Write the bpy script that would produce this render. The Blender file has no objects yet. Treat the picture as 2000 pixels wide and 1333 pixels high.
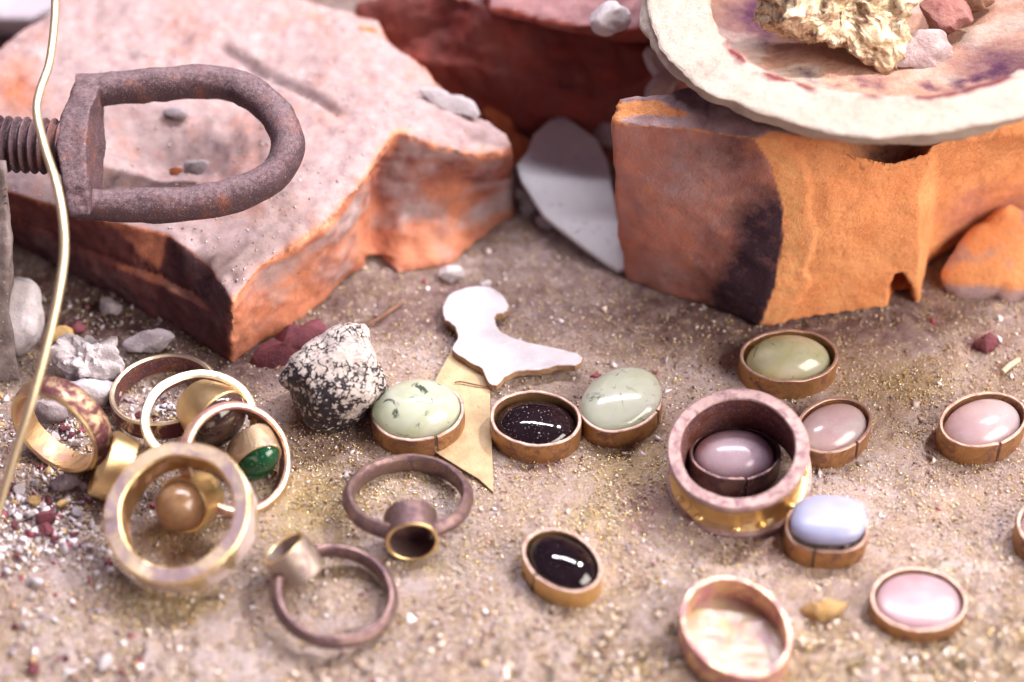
import bpy, bmesh, math, random
import numpy as np
from mathutils import Vector, Matrix
random.seed(7); RNG = np.random.default_rng(11)
S = bpy.context.scene
S.unit_settings.system = 'METRIC'; S.unit_settings.scale_length = 0.01      # one unit = one centimetre
COL = S.collection
# ---------------------------------------------------------------- camera
LENS, DIST, PITCH = 70.0, 32.0, math.radians(45)
CAMP = np.array([0, -DIST*math.cos(PITCH), DIST*math.sin(PITCH)])
FW = np.array([0, math.cos(PITCH), -math.sin(PITCH)]); UP = np.array([0, math.sin(PITCH), math.cos(PITCH)]); RT = np.array([1., 0, 0])
KPX = 36.0/LENS/2000.0
cd = bpy.data.cameras.new('camera'); cam = bpy.data.objects.new('camera', cd); COL.objects.link(cam)
cam.location = CAMP; cam.rotation_euler = (math.pi/2 - PITCH, 0, 0)
cd.lens = LENS; cd.sensor_width = 36; cd.clip_start = 0.5; cd.clip_end = 2000
cd.dof.use_dof = True; cd.dof.focus_distance = 30.6
cd.dof.aperture_fstop = 0.001*LENS/0.88          # aperture 0.88 cm across
S.camera = cam
# ---------------------------------------------------------------- light
w = bpy.data.worlds.new('World'); S.world = w; w.use_nodes = True
bg = w.node_tree.nodes['Background']; bg.inputs['Color'].default_value = (0.68, 0.44, 0.64, 1); bg.inputs['Strength'].default_value = 0.11

def area(name, loc, target, sx, sy, power, color):
    l = bpy.data.lights.new(name, 'AREA'); l.shape = 'RECTANGLE'; l.size = sx; l.size_y = sy; l.energy = power; l.color = color
    o = bpy.data.objects.new(name, l); COL.objects.link(o); o.location = loc
    d = Vector(target) - Vector(loc); o.rotation_euler = d.to_track_quat('-Z', 'Y').to_euler(); return o
area('fluorescent_tube_light', (2, 27, 62), (0, 0, 0), 46, 1.5, 26000, (1.0, 0.93, 1.0))
area('window_light', (58, -27, 42), (1, 1, 1), 54, 44, 50000, (1.0, 0.88, 0.79))
bl = bpy.data.lights.new('bulb_light', 'POINT'); bl.energy = 88000; bl.shadow_soft_size = 2.6; bl.color = (1.0, 0.92, 0.88)
bo = bpy.data.objects.new('bulb_light', bl); COL.objects.link(bo); bo.location = (33, 22, 52)
S.view_settings.view_transform = 'Standard'; S.view_settings.look = 'None'; S.view_settings.exposure = 1.05; S.view_settings.gamma = 1

# ---------------------------------------------------------------- maths helpers
def P(px, py, z=0.0):
    px, py, z = np.broadcast_arrays(np.asarray(px, float), np.asarray(py, float), np.asarray(z, float))
    d = FW + ((px-1000)*KPX)[..., None]*RT + ((666.5-py)*KPX)[..., None]*UP
    t = (z - CAMP[2])/d[..., 2]
    return CAMP + d*t[..., None]
def PIX(v):
    q = np.asarray(v) - CAMP; d = q @ FW
    return 1000 + (q @ RT)/d/KPX, 666.5 - (q @ UP)/d/KPX
def depth(v): return (np.asarray(v) - CAMP) @ FW
def nrm(v): v = np.asarray(v, float); return v/np.linalg.norm(v)
def _h(i, j, k, s):
    n = (i.astype(np.int64)*374761393 + j.astype(np.int64)*668265263 + k.astype(np.int64)*2147483647 + s*1274126177) & 0xffffffff
    n = ((n ^ (n >> 13))*1274126177) & 0xffffffff; n = (n ^ (n >> 16)) & 0xffffffff
    return n/4294967295.0*2 - 1
def noise(p, f=1.0, s=0):
    p = np.asarray(p, float)*f; i = np.floor(p).astype(np.int64); t = p - i; t = t*t*t*(t*(t*6-15)+10)
    r = 0
    for a in (0, 1):
        for b in (0, 1):
            for c in (0, 1):
                wgt = (t[:, 0] if a else 1-t[:, 0])*(t[:, 1] if b else 1-t[:, 1])*(t[:, 2] if c else 1-t[:, 2])
                r = r + wgt*_h(i[:, 0]+a, i[:, 1]+b, i[:, 2]+c, s)
    return r
def fbm(p, f=1.0, o=4, s=0, g=0.5):
    r, a = 0, 1.0
    for k in range(o): r = r + a*noise(p, f*2.03**k, s+k*17); a *= g
    return r
def sm(a, b, x): t = np.clip((x-a)/(b-a), 0, 1); return t*t*(3-2*t)
def segd(px, py, pts):
    best = np.full(np.shape(px), 1e9)
    for (x0, y0), (x1, y1) in zip(pts[:-1], pts[1:]):
        dx, dy = x1-x0, y1-y0; t = np.clip(((px-x0)*dx + (py-y0)*dy)/(dx*dx+dy*dy+1e-9), 0, 1)
        best = np.minimum(best, np.hypot(px-x0-t*dx, py-y0-t*dy))
    return best
def spline(pts, n, closed=False):
    pts = np.asarray(pts, float); m = len(pts); out = []
    segs = m if closed else m-1
    for i in range(segs):
        g = (lambda k: pts[k % m]) if closed else (lambda k: pts[min(max(k, 0), m-1)])
        a, b, c, d = g(i-1), g(i), g(i+1), g(i+2)
        for k in range(n):
            t = k/n; out.append(0.5*((2*b) + (c-a)*t + (2*a-5*b+4*c-d)*t*t + (3*b-a-3*c+d)*t**3))
    if not closed: out.append(pts[-1])
    return np.array(out)

# ---------------------------------------------------------------- object helpers
def root(name, base, label, cat, group=None):
    o = bpy.data.objects.new(name, None); COL.objects.link(o); o.location = base; o.empty_display_size = 0.3
    o['label'] = label; o['category'] = cat
    if group: o['group'] = group
    return o
def tag(o, label, cat, group=None):
    o['label'] = label; o['category'] = cat
    if group: o['group'] = group
    return o
def build(name, V, F, mat, parent=None, sharp=40, attrs=None, slots=None, fmat=None, kind=None):
    V = np.asarray(V, float)
    if parent is not None: org = np.array(parent.location)
    else: org = np.array([(V[:, 0].min()+V[:, 0].max())/2, (V[:, 1].min()+V[:, 1].max())/2, V[:, 2].min()])
    m = bpy.data.meshes.new(name); m.from_pydata((V-org).tolist(), [], F if isinstance(F, list) else F.tolist()); m.update()
    o = bpy.data.objects.new(name, m); COL.objects.link(o)
    for x in (slots or [mat]): m.materials.append(x)
    if fmat is not None: m.polygons.foreach_set('material_index', fmat)
    if attrs:
        for k, a in attrs.items():
            if np.ndim(a) == 2:
                at = m.color_attributes.new(k, 'FLOAT_COLOR', 'POINT'); at.data.foreach_set('color', np.c_[a, np.ones(len(a))].ravel())
            else: at = m.attributes.new(k, 'FLOAT', 'POINT'); at.data.foreach_set('value', np.asarray(a, float))
    bm = bmesh.new(); bm.from_mesh(m); bmesh.ops.remove_doubles(bm, verts=bm.verts, dist=1e-5); bmesh.ops.recalc_face_normals(bm, faces=bm.faces); bm.to_mesh(m); bm.free()
    m.shade_smooth()
    if sharp < 180: m.set_sharp_from_angle(angle=math.radians(sharp))
    if parent is not None: o.parent = parent
    else: o.location = org
    if kind: o['kind'] = kind
    return o
def remesh(V, F, vox, smooth=4):
    m = bpy.data.meshes.new('tmp'); m.from_pydata(np.asarray(V).tolist(), [], F); m.update()
    bm = bmesh.new(); bm.from_mesh(m); bmesh.ops.triangulate(bm, faces=bm.faces); bmesh.ops.recalc_face_normals(bm, faces=bm.faces); bm.to_mesh(m); bm.free()
    o = bpy.data.objects.new('tmp', m); COL.objects.link(o)
    r = o.modifiers.new('r', 'REMESH'); r.mode = 'VOXEL'; r.voxel_size = vox
    s = o.modifiers.new('s', 'SMOOTH'); s.factor = 0.5; s.iterations = smooth
    bpy.context.view_layer.update()
    e = bpy.data.meshes.new_from_object(o.evaluated_get(bpy.context.evaluated_depsgraph_get()))
    n = len(e.vertices); V = np.empty(n*3); e.vertices.foreach_get('co', V); N = np.empty(n*3); e.vertices.foreach_get('normal', N)
    F = [tuple(p.vertices) for p in e.polygons]
    bpy.data.objects.remove(o); bpy.data.meshes.remove(e); bpy.data.meshes.remove(m)
    return V.reshape(-1, 3), N.reshape(-1, 3), F
def loft(loops):
    n = len(loops[0]); V = np.concatenate(loops); F = []
    for l in range(len(loops)-1):
        for i in range(n):
            j = (i+1) % n; F.append((l*n+i, l*n+j, (l+1)*n+j, (l+1)*n+i))
    F.append(tuple(range(n))[::-1]); F.append(tuple((len(loops)-1)*n+i for i in range(n)))
    return V, F
def frame(c, r, ang):
    """axis of a circle that looks like an ellipse of ratio r whose near side faces the image direction ang (90 = up)"""
    tc = nrm(CAMP - c); rt = nrm(np.cross(FW, UP)); rt = nrm(rt - tc*np.dot(rt, tc)); up = np.cross(tc, rt)
    d = math.cos(math.radians(ang))*rt + math.sin(math.radians(ang))*up
    n = nrm(r*tc + math.sqrt(max(0, 1-r*r))*d)
    y = nrm(d - n*np.dot(d, n)) if r < .999 else d
    x = np.cross(y, n)
    return nrm(x), y, n
def revolve(prof, N, c, fr, sx=1, sy=1, closed=True, jit=0.0, seed=0, arc=None):
    x, y, n = fr; th = np.linspace(0, 2*np.pi, N, endpoint=False) if arc is None else np.radians(np.linspace(arc[0]+arc[1], arc[0]-arc[1]+360, N)); M = len(prof); V = []
    for k, t in enumerate(th):
        for (r, z) in prof:
            V.append(c + x*(r*sx*math.cos(t)) + y*(r*sy*math.sin(t)) + n*z)
    V = np.array(V)
    if jit:
        V = V + np.c_[noise(V, 2.2, seed), noise(V, 2.2, seed+5), noise(V, 2.2, seed+9)]*jit + np.c_[noise(V, 9, seed), noise(V, 9, seed+5), noise(V, 9, seed+9)]*jit*.25
    F = []
    for k in range(N if arc is None else N-1):
        k2 = (k+1) % N
        for i in range(M if closed else M-1):
            j = (i+1) % M; F.append((k*M+i, k2*M+i, k2*M+j, k*M+j))
    if arc is not None: F += [tuple(range(M)), tuple((N-1)*M+i for i in range(M))[::-1]]
    return V, F
def band(R, t, wd, bulge=0.0, rnd=0.03, innerb=0.0, steps=7):
    """cross section of a ring: outer radius R, wall t, width wd, near rim at z=0"""
    pr = []
    e = min(rnd, t*.4, wd*.4)
    for i in range(steps):                       # outer side, near rim to far rim
        u = i/(steps-1); z = -e - u*(wd-2*e); pr.append((R - bulge*(2*u-1)**2, z))
    pr += [(R-bulge-e, -wd), (R-t+e, -wd)]
    for i in range(steps):
        u = i/(steps-1); z = -wd + e + u*(wd-2*e); pr.append((R-t + innerb*(2*u-1)**2, z))
    pr += [(R-t+innerb+e, 0), (R-bulge-e, 0)]
    return pr
def tube(path, rad, sides=12, closed=False):
    path = np.asarray(path, float); n = len(path); V = []; F = []
    rad = np.broadcast_to(np.asarray(rad, float), (n,))
    a = None
    for i in range(n):
        t = nrm(path[min(i+1, n-1)] - path[max(i-1, 0)])
        if a is None: a = np.cross(t, np.array([0.1, 0.2, 1.0]))
        a = nrm(a - t*np.dot(a, t)); b = np.cross(t, a)
        for k in range(sides):
            th = 2*np.pi*k/sides; V.append(path[i] + rad[i]*(math.cos(th)*a + math.sin(th)*b))
    for i in range(n-1):
        for k in range(sides):
            k2 = (k+1) % sides; F.append((i*sides+k, i*sides+k2, (i+1)*sides+k2, (i+1)*sides+k))
    F.append(tuple(range(sides))); F.append(tuple((n-1)*sides+k for k in range(sides)))
    return np.array(V), F
_ico = {}
def ico(n):
    if n not in _ico:
        bm = bmesh.new(); bmesh.ops.create_icosphere(bm, subdivisions=n, radius=1.0)
        _ico[n] = (np.array([v.co[:] for v in bm.verts]), [tuple(v.index for v in f.verts) for f in bm.faces]); bm.free()
    return _ico[n]
def blob(sil, zc, dr=0.8, sub=5, rough=0.05, freq=2.0, facets=9, cut=0.62, seed=0, floor=-0.03, full=0.8):
    """a rock: silhouette traced round its centre, given its own depth, chiselled facets and relief"""
    rs = np.random.default_rng(seed); D, F = ico(sub)
    sil = np.asarray(sil, float); cx, cy = (sil.min(0)+sil.max(0))/2
    c = P(cx, cy, zc); k = KPX*depth(c)
    ang = np.arctan2(-(sil[:, 1]-cy), sil[:, 0]-cx); rr = np.hypot(sil[:, 0]-cx, sil[:, 1]-cy)*k
    o = np.argsort(ang); ang = ang[o]; rr = rr[o]
    A = np.r_[ang-2*np.pi, ang, ang+2*np.pi]; R = np.r_[rr, rr, rr]
    th = np.arctan2(D[:, 1], D[:, 0]); r = np.interp(th, A, R); mean = rr.mean()
    s = np.hypot(D[:, 0], D[:, 1])**full
    dz = np.sign(D[:, 2])*np.abs(D[:, 2])**full*mean*dr
    rm = np.ones(len(D))
    for i in range(facets*2):
        n = nrm(rs.normal(size=3)); q = D@n; o_ = rs.uniform(cut, 1.0); rm = np.where(q > o_, np.minimum(rm, o_/np.maximum(q, 1e-3)), rm)
    rm *= 1 + .25*(1-cut); s = s*rm; dz = dz*rm
    V = c + (np.cos(th)*r*s)[:, None]*RT + (np.sin(th)*r*s)[:, None]*UP - dz[:, None]*FW
    nn = (V-c)/np.linalg.norm(V-c, axis=1)[:, None]
    V = V + nn*(fbm(V+seed*3.1, freq/mean*.5, 5, seed)*rough*mean)[:, None]
    V[:, 2] = np.maximum(V[:, 2], floor)
    return V, F

# ---------------------------------------------------------------- materials
class NT:
    def __init__(s, name):
        s.m = bpy.data.materials.new(name); s.m.use_nodes = True; s.t = s.m.node_tree; s.b = s.t.nodes['Principled BSDF']
        tc = s.n('ShaderNodeTexCoord'); oi = s.n('ShaderNodeObjectInfo')
        a = s.n('ShaderNodeVectorMath'); a.operation = 'MULTIPLY_ADD'; s.l(oi.outputs['Random'], a.inputs[0]); a.inputs[1].default_value = (37, 19, 53); s.l(tc.outputs['Object'], a.inputs[2]); s.co = a.outputs[0]
    def n(s, k): return s.t.nodes.new(k)
    def l(s, a, b): s.t.links.new(a, b)
    def noise(s, scale, detail=6, rough=0.55, dist=0.0, stretch=None):
        x = s.n('ShaderNodeTexNoise'); x.inputs['Scale'].default_value = scale; x.inputs['Detail'].default_value = detail; x.inputs['Roughness'].default_value = rough; x.inputs['Distortion'].default_value = dist
        if stretch:
            mp = s.n('ShaderNodeMapping'); mp.inputs['Scale'].default_value = stretch; s.l(s.co, mp.inputs[0]); s.l(mp.outputs[0], x.inputs['Vector'])
        else: s.l(s.co, x.inputs['Vector'])
        return x.outputs['Fac']
    def voro(s, scale, feat='F1', rnd=1.0):
        x = s.n('ShaderNodeTexVoronoi'); x.feature = feat; x.inputs['Scale'].default_value = scale; x.inputs['Randomness'].default_value = rnd; s.l(s.co, x.inputs['Vector']); return x
    def ramp(s, fac, stops):
        x = s.n('ShaderNodeValToRGB'); e = x.color_ramp.elements
        for i, (p, c) in enumerate(stops):
            el = e[i] if i < 2 else e.new(p)
            el.position = p; c = c if isinstance(c, tuple) else (c, c, c); el.color = (*c, 1)
        s.l(fac, x.inputs[0]); return x.outputs['Color']
    def mix(s, fac, a, b, mode='MIX'):
        x = s.n('ShaderNodeMix'); x.data_type = 'RGBA'; x.blend_type = mode
        for v, i in ((fac, x.inputs['Factor']), (a, x.inputs[6]), (b, x.inputs[7])):
            if isinstance(v, (int, float)): i.default_value = v
            elif isinstance(v, tuple): i.default_value = (*v, 1)
            else: s.l(v, i)
        return x.outputs[2]
    def math(s, op, a, b=0.0):
        x = s.n('ShaderNodeMath'); x.operation = op; x.use_clamp = op in ('MULTIPLY_ADD',)
        for v, i in ((a, x.inputs[0]), (b, x.inputs[1])):
            if isinstance(v, (int, float)): i.default_value = v
            else: s.l(v, i)
        return x.outputs[0]
    def attr(s, name, color=False):
        x = s.n('ShaderNodeAttribute'); x.attribute_name = name; return x.outputs['Color' if color else 'Fac']
    def mask(s, a, nz, soft=0.25):
        """attribute a (0..1) broken up by a noise"""
        v = s.math('ADD', a, s.math('SUBTRACT', s.math('MULTIPLY', nz, 1.2), 0.6))
        return s.ramp(v, [(0.5-soft, 0.0), (0.5+soft, 1.0)])
    def set(s, **k):
        for n, v in k.items():
            n = {'spec': 'Specular IOR Level', 'sss': 'Subsurface Weight', 'sssr': 'Subsurface Radius', 'ssss': 'Subsurface Scale', 'coat': 'Coat Weight', 'trans': 'Transmission Weight'}.get(n, n.capitalize() if n != 'color' else 'Base Color')
            i = s.b.inputs[n]
            if hasattr(v, 'is_output'): s.l(v, i)
            else: i.default_value = (*v, 1) if (isinstance(v, tuple) and n.endswith('Color')) else v
        return s
    def bump(s, h, dist=0.02, strength=1.0):
        x = s.n('ShaderNodeBump'); x.inputs['Distance'].default_value = dist; x.inputs['Strength'].default_value = strength; s.l(h, x.inputs['Height'])
        prev = s.b.inputs['Normal'].links
        if prev: s.l(prev[0].from_socket, x.inputs['Normal'])
        s.l(x.outputs[0], s.b.inputs['Normal']); return s

def clay(name, c0, c1, dustc=(0.47, 0.385, 0.395), soot_shadec=(0.028, 0.014, 0.022), redc=(0.21, 0.07, 0.062), rel=0.035):
    m = NT(name); base = m.ramp(m.noise(1.3, 8, 0.62), [(0.3, c0), (0.68, c1)])
    fine = m.noise(22, 6, 0.7); base = m.mix(m.ramp(fine, [(0.45, 0.0), (0.75, 0.45)]), base, tuple(x*1.35 for x in c1))
    base = m.mix(m.mask(m.attr('red'), m.noise(1.7, 7, .6)), base, redc)
    pits = m.ramp(m.noise(11, 4, 0.6), [(0.30, 1.0), (0.36, 0.0)]); base = m.mix(m.math('MULTIPLY', pits, .3), base, (0.12, 0.035, 0.02))
    dn = m.noise(2.4, 10, 0.68); dcol = m.mix(m.ramp(m.noise(5, 6, .7), [(.35, 0.), (.65, 1.)]), dustc, (dustc[0]*.78, dustc[1]*.70, dustc[2]*.70))
    base = m.mix(m.mask(m.attr('dust'), dn, 0.3), base, dcol)
    base = m.mix(m.math('MULTIPLY', m.attr('worn'), m.ramp(m.noise(6, 6, .7), [(.42, 0.), (.55, 1.)])), base, tuple(min(.8, x*1.25) for x in c1))
    sp = m.ramp(m.noise(34, 2, 0.5), [(0.68, 0.0), (0.74, 1.0)]); base = m.mix(m.math('MULTIPLY', sp, m.math('MULTIPLY', m.attr('dust'), .4)), base, (0.72, 0.62, 0.58))
    base = m.mix(m.mask(m.attr('soot_shade'), m.noise(3.5, 10, 0.72), 0.48), base, m.mix(m.noise(9, 6, .7), soot_shadec, tuple(x*2.2 for x in soot_shadec)))
    m.set(color=base, roughness=0.88, spec=0.25).bump(m.noise(7, 10, 0.7), rel, 0.8).bump(m.noise(24, 8, 0.75), rel*.25, 0.8); return m.m
CLAY_L = clay('left_clay', (0.40, 0.13, 0.075), (0.60, 0.26, 0.155), dustc=(0.46, 0.36, 0.365), rel=.022)
CLAY_R = clay('right_clay', (0.68, 0.25, 0.095), (0.80, 0.37, 0.16), dustc=(0.48, 0.35, 0.355), redc=(0.54, 0.215, 0.155), rel=.06)
CLAY_D = clay('dark_clay', (0.21, 0.035, 0.025), (0.32, 0.06, 0.04), dustc=(0.32, 0.18, 0.19))
CREAM = clay('cream_refractory', (0.43, 0.36, 0.30), (0.55, 0.49, 0.43), dustc=(0.55, 0.34, 0.25), soot_shadec=(0.06, 0.02, 0.045), redc=(0.20, 0.045, 0.05), rel=.07)

def metal(name, c0, c1, film, amount=0.45, rough=0.38, scale=4.0, filmrough=0.6, metallic=1.0, scratch=True, fm=0.35, spk=0.70):
    m = NT(name); col = m.mix(m.noise(scale*1.5, 5, .6), c0, c1)
    f = m.ramp(m.noise(scale, 9, 0.68, 0.6), [(amount-0.07, 1.0), (amount+0.07, 0.0)])
    fc = m.mix(m.noise(scale*3, 5, .6), film, tuple(min(1, x*1.7) for x in film))
    k = m.ramp(m.noise(42, 2, .5), [(spk, 0.), (spk+.03, .75)])
    m.set(color=m.mix(k, m.mix(f, col, fc), (.74, .62, .46)), roughness=m.ramp(f, [(0, rough), (1, filmrough)]), metallic=m.ramp(f, [(0, metallic), (1, fm)]))
    m.bump(m.noise(30, 6, .7), 0.008, 0.7)
    if scratch: m.bump(m.noise(6, 5, .65, stretch=(1, 1, 9)), 0.012, 0.6)
    return m.m
GOLD = metal('bright_brass', (0.82, 0.58, 0.25), (0.90, 0.74, 0.42), (0.30, 0.15, 0.08), 0.34, 0.33)
PALE = metal('pale_brass', (0.88, 0.78, 0.55), (0.93, 0.88, 0.72), (0.42, 0.25, 0.20), 0.30, 0.42)
COPPER = metal('patinated_copper', (0.85, 0.57, 0.32), (0.88, 0.70, 0.46), (0.085, 0.024, 0.030), 0.55, 0.36, 3.0)
ROSE = metal('rosy_copper', (0.82, 0.55, 0.36), (0.86, 0.67, 0.47), (0.34, 0.165, 0.175), 0.50, 0.42, 3.2)
DUSTY = metal('dusty_brass', (0.64, 0.50, 0.28), (0.74, 0.62, 0.42), (0.46, 0.38, 0.38), 0.52, 0.5, 2.6, 0.7)
OXIDE = metal('oxidised_bronze', (0.19, 0.12, 0.115), (0.30, 0.205, 0.185), (0.075, 0.04, 0.05), 0.46, 0.45, 4.0, 0.5, 0.85)
BEZEL = metal('brown_brass', (0.36, 0.18, 0.07), (0.56, 0.33, 0.15), (0.15, 0.068, 0.045), 0.47, 0.42, 4.0, 0.5, 0.8)
BEZELR = metal('bezel_rim_metal', (0.46, 0.32, 0.27), (0.56, 0.42, 0.36), (0.24, 0.14, 0.115), 0.45, 0.54, 6.0, 0.5, 0.75)
GREYBZ = metal('grey_bezel_metal', (0.42, 0.35, 0.30), (0.55, 0.47, 0.40), (0.22, 0.16, 0.16), 0.45, 0.45, 5.0)
WIN = metal('dark_ring_inside', (0.30, 0.12, 0.09), (0.40, 0.20, 0.15), (0.10, 0.04, 0.05), .52, .5, 3, spk=.645)
DULL = metal('dull_brass', (0.58, 0.44, 0.27), (0.70, 0.56, 0.38), (0.28, 0.15, 0.13), 0.42, 0.45, 3.5)
ROSEG = metal('cream_gold_rim', (0.90, 0.74, 0.52), (0.93, 0.82, 0.62), (0.36, 0.20, 0.23), 0.44, 0.45, 3.0)
LAVF = metal('lavender_filmed_brass', (0.62, 0.50, 0.34), (0.70, 0.58, 0.42), (0.225, 0.165, 0.18), 0.53, 0.6, 1.5, 0.75, .8, True, .2)
TAN = metal('brown_gold_inside', (0.52, 0.32, 0.15), (0.62, 0.44, 0.25), (0.34, 0.19, 0.13), 0.48, 0.42, 3.0, 0.5)
FLAKE = metal('gold_lump_metal', (0.56, 0.44, 0.27), (0.72, 0.62, 0.44), (0.20, 0.12, 0.08), 0.47, 0.5, 5, .8, .45)
def rusty():
    m = NT('dusty_iron'); c = m.ramp(m.noise(1.8, 9, .72), [(.3, (0.05, 0.028, 0.038)), (.55, (0.095, 0.05, 0.06)), (.70, (0.22, 0.075, 0.045))])
    up = m.n('ShaderNodeNewGeometry'); sp = m.n('ShaderNodeSeparateXYZ'); m.l(up.outputs['Normal'], sp.inputs[0])
    dm = m.mask(m.math('MULTIPLY', sp.outputs['Z'], 0.50), m.noise(14, 8, .75), .22)
    c = m.mix(dm, c, (0.29, 0.21, 0.235)); c = m.mix(m.ramp(m.noise(60, 3, .6), [(.62, 0.), (.68, .8)]), c, (0.5, 0.42, 0.42))
    m.set(color=c, roughness=0.72, metallic=0.25).bump(m.noise(40, 6, .75), 0.02, 0.8).bump(m.noise(9, 6, .7), 0.03, 0.6); return m.m
IRON = rusty()
def gem(name, c0, c1, scale=2.5, rough=0.1, sss=0.5, incl=None, inclamt=0.3, spk=0.0, detail=4, trans=0.0):
    m = NT(name); c = m.ramp(m.noise(scale, detail, .55, 0.8), [(.3, c0), (.7, c1)])
    if incl: c = m.mix(m.ramp(m.noise(3.2, 7, .7, 1.2), [(inclamt-.05, 1.0), (inclamt+.04, 0.0)]), c, incl)
    r = rough
    if spk:
        k = m.ramp(m.noise(46, 2, .5), [(spk, 0.0), (spk+.03, 1.0)]); c = m.mix(k, c, (0.72, 0.62, 0.58)); r = m.ramp(k, [(0, rough), (1, .7)])
    m.set(color=c, roughness=r, spec=0.6, sss=min(1, sss*1.6), ssss=0.5, trans=trans).bump(m.noise(5, 5, .6), .004, .5); m.b.inputs['Subsurface Radius'].default_value = (1, 1, 1); 
    return m.m
G_GREEN = gem('prehnite', (0.64, 0.72, 0.52), (0.80, 0.85, 0.74), 2.2, 0.10, 0.6, (0.10, 0.13, 0.10), 0.365, trans=.5)
G_GREENY = gem('prehnite_yellow', (0.64, 0.66, 0.38), (0.82, 0.84, 0.70), 2.4, 0.12, 0.5, (0.05, 0.07, 0.04), 0.35, trans=.55)
G_DARK = gem('dark_garnet', (0.004, 0.002, 0.003), (0.014, 0.007, 0.010), 2.2, 0.06, 0.0, spk=0.695)
G_DARKC = gem('dark_garnet_clean', (0.003, 0.0015, 0.0025), (0.013, 0.007, 0.010), 2.2, 0.06, 0.0, spk=0.74)
G_PINK = gem('rose_quartz', (0.78, 0.58, 0.64), (0.88, 0.75, 0.79), 2.2, 0.18, 0.6, spk=0.72, trans=.5)
G_PINKD = gem('deep_rose_quartz', (0.50, 0.31, 0.36), (0.62, 0.44, 0.49), 1.8, 0.3, 0.6, spk=0.74, trans=.3)
G_PINKSH = gem('shaded_rose_quartz', (0.56, 0.41, 0.49), (0.68, 0.55, 0.62), 2.4, 0.2, 0.5, spk=0.69, trans=.4)  # rose quartz darkened, painting in the shade inside the flanged ring
G_BLUE = gem('blue_chalcedony', (0.31, 0.34, 0.54), (0.43, 0.45, 0.61), 1.6, 0.38, 0.6, trans=.2)
G_SMOKY = gem('smoky_quartz', (0.008, 0.004, 0.004), (0.06, 0.033, 0.028), 2.2, 0.12, 0.0, spk=0.72)
G_EMER = gem('green_onyx', (0.001, 0.028, 0.009), (0.008, 0.075, 0.03), 3.0, 0.12, 0.15, spk=0.69)
G_AGATE = gem('honey_agate', (0.30, 0.15, 0.065), (0.52, 0.34, 0.20), 2.6, 0.22, 0.45, trans=.5)
def plain(name, c0, c1, scale=4, rough=0.8, bump=0.02, spots=None, sss=0.0):
    m = NT(name); c = m.ramp(m.noise(scale, 8, .65), [(.32, c0), (.68, c1)])
    if spots: c = m.mix(m.ramp(m.noise(scale*5, 3, .6), [(.62, 0.), (.68, .8)]), c, spots)
    m.set(color=c, roughness=rough, spec=.3, sss=sss, ssss=.2).bump(m.noise(scale*4, 8, .7), bump, .8); return m.m
PAPER = plain('white_board', (0.42, 0.40, 0.43), (0.57, 0.555, 0.60), 1.6, .6, .003, (0.62, 0.56, 0.54))
PAPERE = plain('board_edge', (0.26, 0.15, 0.09), (0.40, 0.26, 0.15), 8, .8, .02)
CARD = plain('tan_card', (0.38, 0.27, 0.15), (0.56, 0.44, 0.27), 2, .65, .03, (0.36, 0.26, 0.16))
CARDE = plain('card_edge', (0.16, 0.075, 0.05), (0.22, 0.11, 0.07), 6, .7)
CHALK = plain('chalk', (0.44, 0.40, 0.43), (0.62, 0.58, 0.61), 3, .9, .05)
GREYR = plain('grey_stone', (0.26, 0.22, 0.25), (0.42, 0.37, 0.40), 4, .85, .05, (0.6, .55, .56))
BROWNR = plain('brown_stone', (0.16, 0.08, 0.06), (0.30, 0.16, 0.10), 4, .85, .05)
REDR = plain('red_stone', (0.11, 0.03, 0.045), (0.20, 0.06, 0.075), 4, .7, .04)
ORANGER = plain('orange_clay_bit', (0.42, 0.13, 0.06), (0.60, 0.24, 0.11), 3, .9, .05)
OCHRER = plain('ochre_stone', (0.38, 0.23, 0.09), (0.55, 0.38, 0.18), 4, .8, .04)
CRUST = plain('pink_crust', (0.40, 0.27, 0.27), (0.56, 0.46, 0.46), 5, .9, .05); CRUSTR = plain('red_crust', (0.24, 0.09, 0.08), (0.42, 0.22, 0.20), 4, .9, .05)
SLAB = plain('pale_slab', (0.44, 0.39, 0.45), (0.52, 0.47, 0.52), 1.5, .8, .01)
GLASS = gem('milky_quartz', (0.76, 0.80, 0.90), (0.90, 0.92, 0.97), 1.6, 0.3, 0.5, (0.48, 0.52, 0.54), 0.38, trans=.45)
WIRE = metal('champagne_wire', (0.78, 0.66, 0.42), (0.84, 0.74, 0.52), (0.45, 0.33, 0.20), 0.30, 0.46, 3.0)
WOOD = plain('pale_straw', (0.52, 0.42, 0.28), (0.68, 0.58, 0.44), 6, .7, .01)
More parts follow.
